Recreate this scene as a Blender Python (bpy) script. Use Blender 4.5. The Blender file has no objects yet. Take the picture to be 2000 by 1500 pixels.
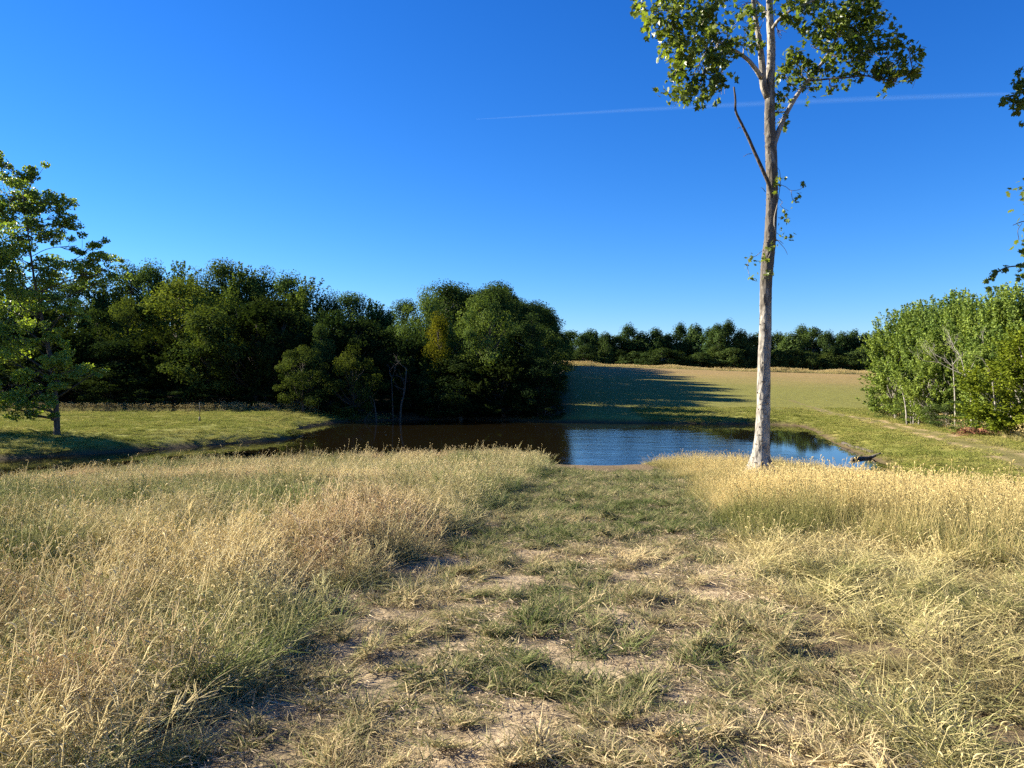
import bpy, math, random
import numpy as np
from mathutils import Vector

# ------------------------------------------------------------------ camera, sky, sun, exposure
SC = bpy.context.scene
COL = SC.collection
EYE = 1.6          # eye height over the ground under the camera
HOR = 738.0        # row of the horizon in the 2000x1500 photograph
FPX = 1500.0       # focal length in those pixels

cam_data = bpy.data.cameras.new('camera')
cam_data.sensor_width = 36.0
cam_data.lens = 36.0 * FPX / 2000.0
cam_data.shift_y = -(750.0 - HOR) / 2000.0
cam_data.clip_start = 0.05
cam_data.clip_end = 80000.0
cam = bpy.data.objects.new('camera', cam_data)
cam.location = (0, 0, EYE)
cam.rotation_euler = (math.radians(90), 0, 0)
COL.objects.link(cam)
SC.camera = cam

SUN_AZ = math.radians(-72.0)      # from straight ahead, negative = left
SUN_EL = math.radians(25.0)
sun_dir = Vector((math.sin(SUN_AZ) * math.cos(SUN_EL), math.cos(SUN_AZ) * math.cos(SUN_EL), math.sin(SUN_EL)))

world = bpy.data.worlds.new('World')
SC.world = world
world.use_nodes = True
wn, wl = world.node_tree.nodes, world.node_tree.links
wn.clear()
wo = wn.new('ShaderNodeOutputWorld')
bg = wn.new('ShaderNodeBackground')
sky = wn.new('ShaderNodeTexSky')
sky.sky_type = 'NISHITA'
sky.sun_disc = False
sky.sun_elevation = SUN_EL
sky.sun_rotation = SUN_AZ
sky.altitude = 200
sky.air_density = 1.0
sky.dust_density = 0.0
sky.ozone_density = 3.0
hs = wn.new('ShaderNodeHueSaturation')
hs.inputs['Saturation'].default_value = 1.2
bg.inputs['Strength'].default_value = 0.060
wl.new(sky.outputs[0], hs.inputs['Color'])
# the camera's deep rendering of a clear sky: one response curve for each channel
sp = wn.new('ShaderNodeSeparateColor'); cb_ = wn.new('ShaderNodeCombineColor')
wl.new(hs.outputs[0], sp.inputs[0])
for i, (gm_, k_) in enumerate(((1.45, .50), (1.14, .615), (1.0, .94))):
    m_ = wn.new('ShaderNodeMath'); m_.operation = 'MULTIPLY'; m_.inputs[1].default_value = 0.21
    p_ = wn.new('ShaderNodeMath'); p_.operation = 'POWER'; p_.inputs[1].default_value = gm_
    s_ = wn.new('ShaderNodeMath'); s_.operation = 'MULTIPLY'; s_.inputs[1].default_value = k_ / 0.21
    wl.new(sp.outputs[i], m_.inputs[0]); wl.new(m_.outputs[0], p_.inputs[0]); wl.new(p_.outputs[0], s_.inputs[0]); wl.new(s_.outputs[0], cb_.inputs[i])
wl.new(cb_.outputs[0], bg.inputs['Color'])
wl.new(bg.outputs[0], wo.inputs['Surface'])

sun_data = bpy.data.lights.new('sun', 'SUN')
sun_data.energy = 5.0
sun_data.angle = math.radians(0.5)
sun_data.color = (1.0, 0.925, 0.77)
sun = bpy.data.objects.new('sun', sun_data)
sun.rotation_euler = sun_dir.to_track_quat('Z', 'Y').to_euler()
sun.location = (-60, 20, 40)
COL.objects.link(sun)

SC.view_settings.view_transform = 'Standard'
SC.view_settings.look = 'None'
SC.view_settings.gamma = 1.0
SC.view_settings.use_curve_mapping = False
SC.view_settings.exposure = 1.85
SC.render.engine = 'CYCLES'
SC.cycles.use_denoising = False
SC.cycles.max_bounces = 5
SC.cycles.diffuse_bounces = 2
SC.cycles.glossy_bounces = 2
SC.cycles.transmission_bounces = 2
SC.cycles.transparent_max_bounces = 16
SC.cycles.debug_use_spatial_splits = True
SC.cycles.adaptive_threshold = 0.015
SC.cycles.sample_clamp_indirect = 4.0
SC.cycles.caustics_reflective = False
SC.cycles.caustics_refractive = False

# ------------------------------------------------------------------ helpers
def P(px, py, D):
    """the world point at forward distance D seen at a pixel of the photograph"""
    return np.array([(px - 1000.0) / FPX * D, D, EYE - (py - HOR) / FPX * D])

def tag(o, label=None, cat=None, group=None, kind=None):
    if label: o['label'] = label
    if cat: o['category'] = cat
    if group: o['group'] = group
    if kind: o['kind'] = kind
    return o

def empty(name, loc, rz=0.0):
    o = bpy.data.objects.new(name, None)
    o.empty_display_size = 0.3
    o.location = loc
    o.rotation_euler = (0, 0, rz)
    COL.objects.link(o)
    return o

def make_mesh(name, verts, tris=None, quads=None, fattr=None, vattr=None, smooth=False):
    verts = np.asarray(verts, np.float32).reshape(-1, 3)
    loops, starts = [], []
    n = 0
    if tris is not None and len(tris):
        t = np.asarray(tris, np.int32); loops.append(t.ravel()); starts.append(np.arange(len(t)) * 3); n = t.size
        nt = len(t)
    if quads is not None and len(quads):
        q = np.asarray(quads, np.int32); loops.append(q.ravel()); starts.append(n + np.arange(len(q)) * 4)
    loops = np.concatenate(loops).astype(np.int32); starts = np.concatenate(starts).astype(np.int32)
    me = bpy.data.meshes.new(name)
    me.vertices.add(len(verts)); me.vertices.foreach_set('co', verts.ravel())
    me.loops.add(len(loops)); me.loops.foreach_set('vertex_index', loops)
    me.polygons.add(len(starts)); me.polygons.foreach_set('loop_start', starts)
    me.update(calc_edges=True)
    if smooth:
        me.polygons.foreach_set('use_smooth', np.ones(len(starts), bool))
    for k, v in (fattr or {}).items():
        a = me.attributes.new(k, 'FLOAT', 'FACE'); a.data.foreach_set('value', np.asarray(v, np.float32))
    for k, v in (vattr or {}).items():
        v = np.asarray(v, np.float32)
        if v.ndim == 1:
            a = me.attributes.new(k, 'FLOAT', 'POINT'); a.data.foreach_set('value', v)
        else:
            a = me.attributes.new(k, 'FLOAT_VECTOR', 'POINT'); a.data.foreach_set('vector', v.ravel())
    me.validate()
    return me

def obj(name, me, mat, parent=None):
    o = bpy.data.objects.new(name, me)
    if mat is not None and not me.materials:
        me.materials.append(mat)
    COL.objects.link(o)
    if parent is not None:
        o.parent = parent
    return o

def copy_tree(o, parent=None):
    c = o.copy(); COL.objects.link(c)
    c.parent = parent
    for ch in o.children:
        copy_tree(ch, c)
    return c

class Geo:
    """collects vertices, triangles and quads"""
    def __init__(s):
        s.v, s.t, s.q, s.n = [], [], [], 0
        s.ta, s.qa = [], []
    def add(s, v, t=None, q=None, a=0.0):
        v = np.asarray(v, float).reshape(-1, 3)
        if t is not None and len(t):
            t = np.asarray(t) + s.n; s.t.append(t); s.ta.append(np.broadcast_to(np.asarray(a, float), (len(t),)))
        if q is not None and len(q):
            q = np.asarray(q) + s.n; s.q.append(q); s.qa.append(np.broadcast_to(np.asarray(a, float), (len(q),)))
        s.v.append(v); s.n += len(v)
    def tube(s, pts, rad, sides=6, rng=None, bump=0.0, cap=True, a=0.0):
        pts = np.asarray(pts, float); rad = np.broadcast_to(np.asarray(rad, float), (len(pts),))
        tan = np.gradient(pts, axis=0); tan /= np.linalg.norm(tan, axis=1)[:, None] + 1e-9
        ref = np.array([0.31, 0.87, 0.12]) if abs(tan[0][1]) < 0.8 else np.array([1.0, 0.1, 0.1])
        u = np.cross(tan, ref); u /= np.linalg.norm(u, axis=1)[:, None] + 1e-9
        w = np.cross(tan, u)
        an = np.linspace(0, 2 * math.pi, sides, endpoint=False)
        rr = rad[:, None] * np.ones((1, sides))
        if rng is not None and bump > 0:
            rr = rr * (1 + bump * rng.standard_normal(rr.shape))
        v = pts[:, None, :] + rr[..., None] * (np.cos(an)[None, :, None] * u[:, None, :] + np.sin(an)[None, :, None] * w[:, None, :])
        k = len(pts)
        i = np.arange(k - 1)[:, None] * sides; j = np.arange(sides)[None, :]; j2 = (j + 1) % sides
        q = np.stack([i + j, i + j2, i + sides + j2, i + sides + j], -1).reshape(-1, 4)
        vv = v.reshape(-1, 3)
        if cap:
            vv = np.vstack([vv, pts[-1] + tan[-1] * rad[-1] * 0.6, pts[0]])
            e = (k - 1) * sides
            jj = np.arange(sides); jj2 = (jj + 1) % sides
            tt = np.vstack([np.stack([e + jj, e + jj2, np.full(sides, k * sides)], -1),
                            np.stack([jj2, jj, np.full(sides, k * sides + 1)], -1)])
            s.add(vv, tt, q, a)
        else:
            s.add(vv, None, q, a)
    def mesh(s, name, smooth=False, attr=None):
        fa = None
        if attr:
            fa = {attr: np.concatenate([np.concatenate(s.ta) if s.ta else np.zeros(0), np.concatenate(s.qa) if s.qa else np.zeros(0)])}
        return make_mesh(name, np.vstack(s.v), np.vstack(s.t) if s.t else None, np.vstack(s.q) if s.q else None, fattr=fa, smooth=smooth)

def curve(pts, n):
    """Catmull-Rom through the points, n samples"""
    p = np.asarray(pts, float)
    p = np.vstack([2 * p[0] - p[1], p, 2 * p[-1] - p[-2]])
    m = len(p) - 3
    out = []
    for t in np.linspace(0, m - 1e-6, n):
        i = int(t); f = t - i
        a, b, c, d = p[i], p[i + 1], p[i + 2], p[i + 3]
        out.append(0.5 * ((2 * b) + (-a + c) * f + (2 * a - 5 * b + 4 * c - d) * f * f + (-a + 3 * b - 3 * c + d) * f ** 3))
    return np.array(out)

_h = np.random.default_rng(77).random((256, 256))
def vnoise(x, y, s=1.0, o=0):
    x = np.asarray(x, float) / s + 37.7 * o + 500; y = np.asarray(y, float) / s + 11.3 * o + 500
    xi = np.floor(x).astype(int); yi = np.floor(y).astype(int)
    fx = x - xi; fy = y - yi
    fx = fx * fx * (3 - 2 * fx); fy = fy * fy * (3 - 2 * fy)
    a = _h[xi % 256, yi % 256]; b = _h[(xi + 1) % 256, yi % 256]; c = _h[xi % 256, (yi + 1) % 256]; d = _h[(xi + 1) % 256, (yi + 1) % 256]
    return (a * (1 - fx) + b * fx) * (1 - fy) + (c * (1 - fx) + d * fx) * fy
def fbm(x, y, s=1.0, o=0, n=3):
    r = 0; amp = 1; tot = 0
    for k in range(n):
        r = r + amp * vnoise(x, y, s / 2 ** k, o + k); tot += amp; amp *= 0.5
    return r / tot
def sstep(a, b, x):
    t = np.clip((np.asarray(x, float) - a) / (b - a), 0, 1)
    return t * t * (3 - 2 * t)
def smin(a, b, k):
    h = np.clip(0.5 + 0.5 * (b - a) / k, 0, 1)
    return b * (1 - h) + a * h - k * h * (1 - h)
def smax(a, b, k):
    return -smin(-a, -b, k)

# ------------------------------------------------------------------ materials
def newmat(name):
    m = bpy.data.materials.new(name); m.use_nodes = True
    nt = m.node_tree
    for n in list(nt.nodes): nt.nodes.remove(n)
    return m, nt.nodes, nt.links
def ramp(nodes, stops):
    r = nodes.new('ShaderNodeValToRGB')
    e = r.color_ramp.elements
    while len(e) < len(stops): e.new(0.5)
    for i, (p, c) in enumerate(stops):
        e[i].position = p; e[i].color = (*c, 1)
    return r
def noise(nodes, links, scale, detail=4, coord=None, rough=0.55):
    n = nodes.new('ShaderNodeTexNoise'); n.inputs['Scale'].default_value = scale; n.inputs['Detail'].default_value = detail
    n.inputs['Roughness'].default_value = rough
    if coord is not None: links.new(coord, n.inputs['Vector'])
    return n
def mixc(nodes, links, fac, a, b, mode='MIX'):
    m = nodes.new('ShaderNodeMix'); m.data_type = 'RGBA'; m.blend_type = mode
    for sock, v in ((m.inputs[0], fac), (m.inputs[6], a), (m.inputs[7], b)):
        if hasattr(v, 'is_linked'): links.new(v, sock)
        elif isinstance(v, (int, float)): sock.default_value = v
        else: sock.default_value = (*v, 1)
    return m.outputs[2]
def math_n(nodes, links, op, a, b=0.0, clamp=False):
    m = nodes.new('ShaderNodeMath'); m.operation = op; m.use_clamp = clamp
    for i, v in enumerate((a, b)):
        if hasattr(v, 'is_linked'): links.new(v, m.inputs[i])
        else: m.inputs[i].default_value = v
    return m.outputs[0]

def leaf_material(name, dark, light, trans=0.35, tint_obj=True, gloss=0.45):
    """leaves: per-leaf tone, per-tree tint, light passing through the blade"""
    m, n, l = newmat(name)
    out = n.new('ShaderNodeOutputMaterial')
    at = n.new('ShaderNodeAttribute'); at.attribute_name = 'tone'
    r = ramp(n, [(0.0, dark), (1.0, light)])
    l.new(at.outputs['Fac'], r.inputs[0])
    c = r.outputs[0]
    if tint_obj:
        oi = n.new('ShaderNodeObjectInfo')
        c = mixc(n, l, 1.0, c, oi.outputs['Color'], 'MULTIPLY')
    if gloss is None:
        b = n.new('ShaderNodeBsdfDiffuse'); l.new(c, b.inputs['Color'])
    else:
        b = n.new('ShaderNodeBsdfPrincipled'); b.inputs['Roughness'].default_value = gloss
        b.inputs['Specular IOR Level'].default_value = 0.3
        l.new(c, b.inputs['Base Color'])
    tr = n.new('ShaderNodeBsdfTranslucent')
    tc = mixc(n, l, 1.0, c, (1.22, 1.25, 0.50), 'MULTIPLY')
    l.new(tc, tr.inputs['Color'])
    mx = n.new('ShaderNodeMixShader'); mx.inputs[0].default_value = trans
    l.new(b.outputs[0], mx.inputs[1]); l.new(tr.outputs[0], mx.inputs[2]); l.new(mx.outputs[0], out.inputs[0])
    return m

def bark_material(name, c1, c2, scale=6.0, bump=0.5, stretch=0.25, rough_zone=None):
    m, n, l = newmat(name)
    out = n.new('ShaderNodeOutputMaterial')
    tc = n.new('ShaderNodeTexCoord')
    mp = n.new('ShaderNodeMapping'); mp.inputs['Scale'].default_value = (1, 1, stretch)
    l.new(tc.outputs['Object'], mp.inputs[0])
    a = noise(n, l, scale, 6, mp.outputs[0], 0.65)
    v = n.new('ShaderNodeTexVoronoi'); v.inputs['Scale'].default_value = scale * 1.6; l.new(mp.outputs[0], v.inputs['Vector'])
    f = a.outputs['Fac']
    if rough_zone:
        # older, darker bark between two heights of the trunk, in ragged patches
        sz = n.new('ShaderNodeSeparateXYZ'); l.new(tc.outputs['Object'], sz.inputs[0])
        big = noise(n, l, 1.7, 3, tc.outputs['Object'])
        up = math_n(n, l, 'MULTIPLY', math_n(n, l, 'SUBTRACT', sz.outputs['Z'], rough_zone[0]), 0.8, True)
        dn = math_n(n, l, 'MULTIPLY', math_n(n, l, 'SUBTRACT', rough_zone[1], sz.outputs['Z']), 0.8, True)
        zz = math_n(n, l, 'MULTIPLY', math_n(n, l, 'MULTIPLY', up, dn), big.outputs['Fac'])
        f = math_n(n, l, 'SUBTRACT', f, math_n(n, l, 'MULTIPLY', zz, 0.42))
    r = ramp(n, [(0.36, c1), (0.62, c2)]); l.new(f, r.inputs[0])
    b = n.new('ShaderNodeBsdfPrincipled'); b.inputs['Roughness'].default_value = 0.9; b.inputs['Specular IOR Level'].default_value = 0.15
    l.new(r.outputs[0], b.inputs['Base Color'])
    bp = n.new('ShaderNodeBump'); bp.inputs['Strength'].default_value = bump; bp.inputs['Distance'].default_value = 0.03
    hsum = math_n(n, l, 'ADD', a.outputs['Fac'], v.outputs['Distance'])
    l.new(hsum, bp.inputs['Height']); l.new(bp.outputs[0], b.inputs['Normal'])
    l.new(b.outputs[0], out.inputs[0])
    return m

def grass_material(name, green, straw, pink, trans=0.3):
    """blades: instance tint picks green to straw, second instance value adds the purple heads' hue"""
    m, n, l = newmat(name)
    out = n.new('ShaderNodeOutputMaterial')
    tone = n.new('ShaderNodeAttribute'); tone.attribute_name = 'tone'
    tint = n.new('ShaderNodeAttribute'); tint.attribute_type = 'INSTANCER'; tint.attribute_name = 'tint'
    pk = n.new('ShaderNodeAttribute'); pk.attribute_type = 'INSTANCER'; pk.attribute_name = 'pink'
    s = math_n(n, l, 'ADD', tone.outputs['Fac'], tint.outputs['Fac'])
    s = math_n(n, l, 'MULTIPLY', s, 0.5, True)
    r = ramp(n, [(0.0, tuple(0.55 * g for g in green)), (0.30, green), (0.55, tuple(0.5 * (a + b) for a, b in zip(green, straw))), (0.72, straw), (1.0, tuple(min(1, 1.3 * a) for a in straw))])
    l.new(s, r.inputs[0])
    pf = math_n(n, l, 'MULTIPLY', pk.outputs['Fac'], 0.5, True)
    c = mixc(n, l, pf, r.outputs[0], pink)
    b = n.new('ShaderNodeBsdfDiffuse')
    l.new(c, b.inputs['Color'])
    tr = n.new('ShaderNodeBsdfTranslucent'); l.new(c, tr.inputs['Color'])
    mx = n.new('ShaderNodeMixShader'); mx.inputs[0].default_value = trans
    l.new(b.outputs[0], mx.inputs[1]); l.new(tr.outputs[0], mx.inputs[2]); l.new(mx.outputs[0], out.inputs[0])
    return m

M = {}
M['leaf_wood'] = leaf_material('woodland leaves', (0.026, 0.048, 0.016), (0.078, 0.114, 0.034), 0.28, gloss=None)
M['leaf_main'] = leaf_material('broad leaves', (0.060, 0.098, 0.020), (0.195, 0.230, 0.040), 0.48, gloss=0.35)
M['bark_pale'] = bark_material('pale flaking bark', (0.105, 0.091, 0.074), (0.37, 0.338, 0.288), 7.0, 1.0, 0.45, rough_zone=(3.6, 9.6))
M['bark_dark'] = bark_material('dark bark', (0.045, 0.036, 0.028), (0.12, 0.10, 0.08), 12.0, 0.6)
M['bark_grey'] = bark_material('grey bark', (0.16, 0.14, 0.115), (0.36, 0.33, 0.28), 10.0, 0.5)
M['dead_wood'] = bark_material('weathered dead wood', (0.08, 0.066, 0.055), (0.20, 0.175, 0.15), 10.0, 0.5)
M['grass_tall'] = grass_material('tall meadow grass', (0.175, 0.235, 0.062), (0.665, 0.56, 0.315), (0.66, 0.45, 0.30), 0.38)
M['grass_gold'] = grass_material('golden grass', (0.180, 0.195, 0.058), (0.63, 0.505, 0.235), (0.46, 0.33, 0.20), 0.36)
M['grass_short'] = grass_material('short grass', (0.115, 0.150, 0.048), (0.50, 0.395, 0.22), (0.34, 0.24, 0.14))
M['grass_matted'] = grass_material('matted dry grass', (0.200, 0.210, 0.070), (0.58, 0.485, 0.235), (0.42, 0.295, 0.165), 0.3)
M['grass_lawn'] = grass_material('lawn grass', (0.190, 0.215, 0.045), (0.35, 0.305, 0.10), (0.30, 0.19, 0.10))
M['straw'] = grass_material('straw litter', (0.30, 0.23, 0.14), (0.54, 0.43, 0.28), (0.4, 0.28, 0.2), 0.15)

# ------------------------------------------------------------------ terrain
W = EYE - 4.0     # water level
POND = np.array([(-52, 40), (-34, 37.2), (-25, 37.6), (-19.6, 42.6), (-14.6, 50.0), (-14.4, 52.5), (-17, 60), (-15.5, 69), (-10, 73.5), (-4, 74), (3.6, 69.5), (13.4, 67.6),
                 (20.5, 66.6), (24.0, 64.5), (23.2, 60), (20.9, 51), (18.7, 42), (17.2, 34.9), (14, 29.5), (8, 27.6), (-10, 27.6), (-30, 27), (-52, 24)], float)
def pond_dist(x, y):
    x = np.asarray(x, float); y = np.asarray(y, float)
    best = np.full(x.shape, 1e9); inside = np.zeros(x.shape, bool)
    n = len(POND)
    for i in range(n):
        a = POND[i]; b = POND[(i + 1) % n]; e = b - a
        t = np.clip(((x - a[0]) * e[0] + (y - a[1]) * e[1]) / (e @ e), 0, 1)
        best = np.minimum(best, np.hypot(x - a[0] - t * e[0], y - a[1] - t * e[1]))
        c = ((a[1] > y) != (b[1] > y)) & (x < (b[0] - a[0]) * (y - a[1]) / (b[1] - a[1] + 1e-12) + a[0])
        inside ^= c
    d = np.where(inside, -best, best)
    return d + 0.9 * (fbm(x, y, 3.0, 5, 3) - 0.5)

def path_edges(y):
    yl = [0, 3, 5.7, 9.4, 14, 19, 24]
    xl = np.interp(y, yl, [-2.0, -1.75, -1.5, -0.75, -0.12, 0.68, 0.9])
    xr = np.interp(y, yl, [1.5, 1.65, 2.05, 2.75, 3.5, 4.3, 4.4])
    return xl, xr
def path_mask(x, y):
    xl, xr = path_edges(y)
    wob = 0.34 * (fbm(x, y, 1.1, 9, 3) - 0.5)
    return sstep(-0.12, 0.12, x - xl + wob) * sstep(-0.2, 0.2, xr - x + 1.6 * wob)

def height(x, y, micro=True):
    x = np.asarray(x, float); y = np.asarray(y, float)
    yc = np.clip(y, 0, 21)
    near = -0.84 * (yc / 20) ** 1.3 - np.minimum(0.0038 * x * x + 0.012 * np.clip(x - 6, 0, 99) ** 2, 1.35) * np.clip(y / 20, 0, 1)
    near = near - 0.10 * np.exp(-((x - 2.4) / 1.6) ** 2) * sstep(14, 20, y)
    plat = np.where(x < 0, -1.62 + 0.004 * (y - 45), -1.86)
    plat = plat + 0.25 * (fbm(x, y, 9.0, 3) - 0.5)
    zc = np.clip(4.67 - 0.031 * (x - 15), -0.5, 5.6)
    s = np.clip((y - 67) / 133, 0, 1)
    far = (W + 0.15) + (zc - W - 0.15) * (1 - (1 - s) ** 1.5) - 0.012 * np.clip(y - 200, 0, 320)
    far = far + 0.35 * (fbm(x, y, 22.0, 8) - 0.5) * sstep(70, 90, y)
    B = np.where(y > 50, smax(plat, far, 0.5), plat)
    t = sstep(23, 36, y)
    B = near * (1 - t) + B * t
    d = pond_dist(x, y)
    sl = np.where(y < 33, 0.30, np.where(x < 0, 0.17, 0.15))
    step = 0.22 * sstep(0.0, 0.8, d)
    H = np.where(d > 0, smin(B, W + step + sl * d, 0.35), W + np.maximum(0.35 * d, -1.6))
    H = np.where(d > 30, B, H)
    if micro:
        k = np.exp(-(y / 45) ** 2)
        H = H + k * 0.06 * (fbm(x, y, 0.9, 21) - 0.5) + np.where(d > 0.5, 0.17, 0.0) * (fbm(x * 0.3, y, 1.3, 23) - 0.5)
    return H

def axis(parts):
    out = []
    for a, b, st in parts:
        out.append(np.arange(a, b, st))
    return np.concatenate(out)
xs = np.concatenate([-np.geomspace(2500, 82, 18), axis([(-80, -40, 1.6), (-40, -16, 0.6), (-16, 16, 0.22), (16, 40, 0.6), (40, 110, 1.6)]), np.geomspace(112, 2500, 18)])
ys = np.concatenate([-np.geomspace(1500, 12, 14), axis([(-10, 0, 1.0), (0, 26, 0.22), (26, 80, 0.55), (80, 290, 1.7)]), np.geomspace(292, 4500, 18)])
gx, gy = np.meshgrid(xs, ys)
gz = height(gx, gy)
far_land = sstep(300, 900, np.hypot(gx, gy))
gz = gz * (1 - far_land) + (-2.0) * far_land
nx, ny = len(xs), len(ys)
vi = np.arange(nx * ny).reshape(ny, nx)
quads = np.stack([vi[:-1, :-1], vi[:-1, 1:], vi[1:, 1:], vi[1:, :-1]], -1).reshape(-1, 4)

TRACK = np.array([(20.0, 26), (21.6, 32), (23.4, 38), (25.2, 45), (27.3, 54), (29.0, 62), (29.8, 70), (30.6, 78), (31.2, 86)], float)
def line_dist(x, y, L):
    best = np.full(np.shape(x), 1e9)
    for a, b in zip(L[:-1], L[1:]):
        e = b - a
        t = np.clip(((x - a[0]) * e[0] + (y - a[1]) * e[1]) / (e @ e), 0, 1)
        best = np.minimum(best, np.hypot(x - a[0] - t * e[0], y - a[1] - t * e[1]))
    return best

# base colours by zone: soil and thatch under the near grass, lawn on the banks, green then tan field
def C(*c): return np.array(c)[None, None, :]
col = np.ones((ny, nx, 1)) * C(0.155, 0.115, 0.068)
dpond = pond_dist(gx, gy)
bank = sstep(24, 30, gy)[..., None]
lawn = C(0.190, 0.190, 0.046)
mott = fbm(gx, gy, 5.0, 31, 4)[..., None]
lawn = lawn * (0.75 + 0.5 * mott) + C(0.10, 0.055, 0.02) * np.clip(2.2 * (fbm(gx, gy, 2.6, 35, 3)[..., None] - 0.5), 0, 1)
col = col * (1 - bank) + lawn * bank
field_t = sstep(0.0, 1.0, ((gy + 0.15 * gx) - 90) / 80 + 0.7 * (fbm(gx, gy, 16, 41, 3) - 0.5))[..., None]
fcol = C(0.172, 0.165, 0.044) * (1 - field_t) + C(0.265, 0.185, 0.078) * field_t
fw = sstep(66, 78, gy)[..., None] * sstep(-2, 6, gx)[..., None]
col = col * (1 - fw) + fcol * fw
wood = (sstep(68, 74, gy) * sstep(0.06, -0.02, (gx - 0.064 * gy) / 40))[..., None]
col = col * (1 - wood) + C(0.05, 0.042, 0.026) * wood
mud = (sstep(0.9, 0.1, dpond) * (np.abs(dpond) < 40))[..., None]
col = col * (1 - mud) + C(0.085, 0.062, 0.038) * mud
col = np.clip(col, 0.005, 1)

gm, n, l = newmat('earth and turf')
out = n.new('ShaderNodeOutputMaterial'); at = n.new('ShaderNodeAttribute'); at.attribute_name = 'basecol'
tc = n.new('ShaderNodeTexCoord')
n1 = noise(n, l, 1.3, 8, tc.outputs['Object'], 0.7)
n2 = noise(n, l, 9.0, 6, tc.outputs['Object'], 0.7)
sm = math_n(n, l, 'ADD', n1.outputs['Fac'], n2.outputs['Fac'])
r = ramp(n, [(0.75 / 2, (0.68, 0.68, 0.68)), (1.3 / 2, (1.32, 1.30, 1.25))])
l.new(math_n(n, l, 'MULTIPLY', sm, 0.5), r.inputs[0])
c = mixc(n, l, 1.0, at.outputs['Color'], r.outputs[0], 'MULTIPLY')
b = n.new('ShaderNodeBsdfPrincipled'); b.inputs['Roughness'].default_value = 0.95; b.inputs['Specular IOR Level'].default_value = 0.05
l.new(c, b.inputs['Base Color'])
bp = n.new('ShaderNodeBump'); bp.inputs['Strength'].default_value = 0.4; bp.inputs['Distance'].default_value = 0.10
l.new(sm, bp.inputs['Height']); l.new(bp.outputs[0], b.inputs['Normal']); l.new(b.outputs[0], out.inputs[0])
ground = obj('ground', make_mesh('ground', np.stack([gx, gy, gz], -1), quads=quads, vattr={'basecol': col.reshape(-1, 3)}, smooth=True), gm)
tag(ground, 'rolling grass land around the pond', 'ground', kind='structure')

def sheet(name, X, Y, lift, colour, mat):
    Z = height(X, Y) + lift
    a, b_ = X.shape
    v = np.arange(a * b_).reshape(a, b_)
    q = np.stack([v[:-1, :-1], v[:-1, 1:], v[1:, 1:], v[1:, :-1]], -1).reshape(-1, 4)
    return obj(name, make_mesh(name, np.stack([X, Y, Z], -1), quads=q, vattr={'basecol': colour.reshape(-1, 3)}, smooth=True), mat)

# mown path running to the pond
py_ = np.arange(0.4, 20.6, 0.1)
pt = np.linspace(0, 1, 46)
xl, xr = path_edges(py_)
wl_ = 0.25 * (fbm(py_, py_ * 0, 0.8, 51) - 0.5); wr_ = 0.5 * (fbm(py_, py_ * 0, 0.9, 57) - 0.5)
PX = (xl + wl_)[:, None] * (1 - pt) + (xr + wr_)[:, None] * pt
PY = np.repeat(py_[:, None], len(pt), 1)
def bare(x, y):
    f = 0.85 * fbm(x, y, 0.28, 61, 3) + 0.15 * fbm(x, y, 1.3, 66, 2)
    t = np.exp(-((x - 0.05 - 0.02 * y) / 0.30) ** 2) * sstep(8.0, 6.0, y) + 0.8 * np.exp(-((x - 0.75 - 0.12 * y) / 0.5) ** 2) * np.exp(-((y - 6.6) / 1.2) ** 2) + 0.5 * np.exp(-((x - 0.9) / 0.3) ** 2) * sstep(6.0, 4.5, y)
    f = f + 0.05 * t - 0.30 * sstep(8.0, 10.5, y) - 0.03
    return sstep(0.50, 0.575, f)
bm_ = bare(PX, PY)[..., None]
pc = C(0.20, 0.155, 0.095) * (1 - bm_) + C(0.37, 0.285, 0.18) * bm_
mown_path = sheet('mown_path', PX, PY, 0.006, pc, gm)
tag(mown_path, 'mown strip with bare soil patches leading to the pond', 'path', kind='structure')

# dirt track along the right bank
tcv = curve(np.c_[TRACK, np.zeros(len(TRACK))], 260)[:, :2]
tn = np.gradient(tcv, axis=0); tn /= np.linalg.norm(tn, axis=1)[:, None]
side = np.stack([tn[:, 1], -tn[:, 0]], -1)
tw = np.linspace(-1, 1, 17)
halfw = 1.25 * (1 - 0.75 * sstep(60, 80, tcv[:, 1])) * (0.8 + 0.5 * fbm(tcv[:, 1], tcv[:, 1] * 0, 3.0, 71))
TX = tcv[:, :1] + side[:, :1] * halfw[:, None] * tw
TY = tcv[:, 1:] + side[:, 1:] * halfw[:, None] * tw
rut = (np.exp(-((np.abs(tw) - 0.55) / 0.22) ** 2)[None, :] * (-0.25 + 1.7 * fbm(TX, TY, 2.0, 75, 3)))[..., None]
rut = np.clip(rut * 1.5, 0, 1) * (1 - 0.75 * sstep(64, 84, TY)[..., None])
tcol = C(0.165, 0.145, 0.052) * (1 - rut) + C(0.38, 0.28, 0.15) * rut
dirt_track = sheet('dirt_track', TX, TY, 0.012, tcol, gm)
tag(dirt_track, 'worn dirt track along the right bank', 'track', kind='structure')

# pond water: murky brown under a slightly rippled reflecting face
wm, n, l = newmat('murky pond water')
out = n.new('ShaderNodeOutputMaterial'); b = n.new('ShaderNodeBsdfPrincipled')
b.inputs['Base Color'].default_value = (0.010, 0.0075, 0.0035, 1); b.inputs['Roughness'].default_value = 0.03; b.inputs['IOR'].default_value = 1.333
tc = n.new('ShaderNodeTexCoord'); mp = n.new('ShaderNodeMapping'); mp.inputs['Scale'].default_value = (0.9, 2.2, 1)
l.new(tc.outputs['Object'], mp.inputs[0])
a = noise(n, l, 1.6, 5, mp.outputs[0], 0.6); a2 = noise(n, l, 0.12, 2, tc.outputs['Object'])
sx = n.new('ShaderNodeSeparateXYZ'); l.new(tc.outputs['Object'], sx.inputs[0])
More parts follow.
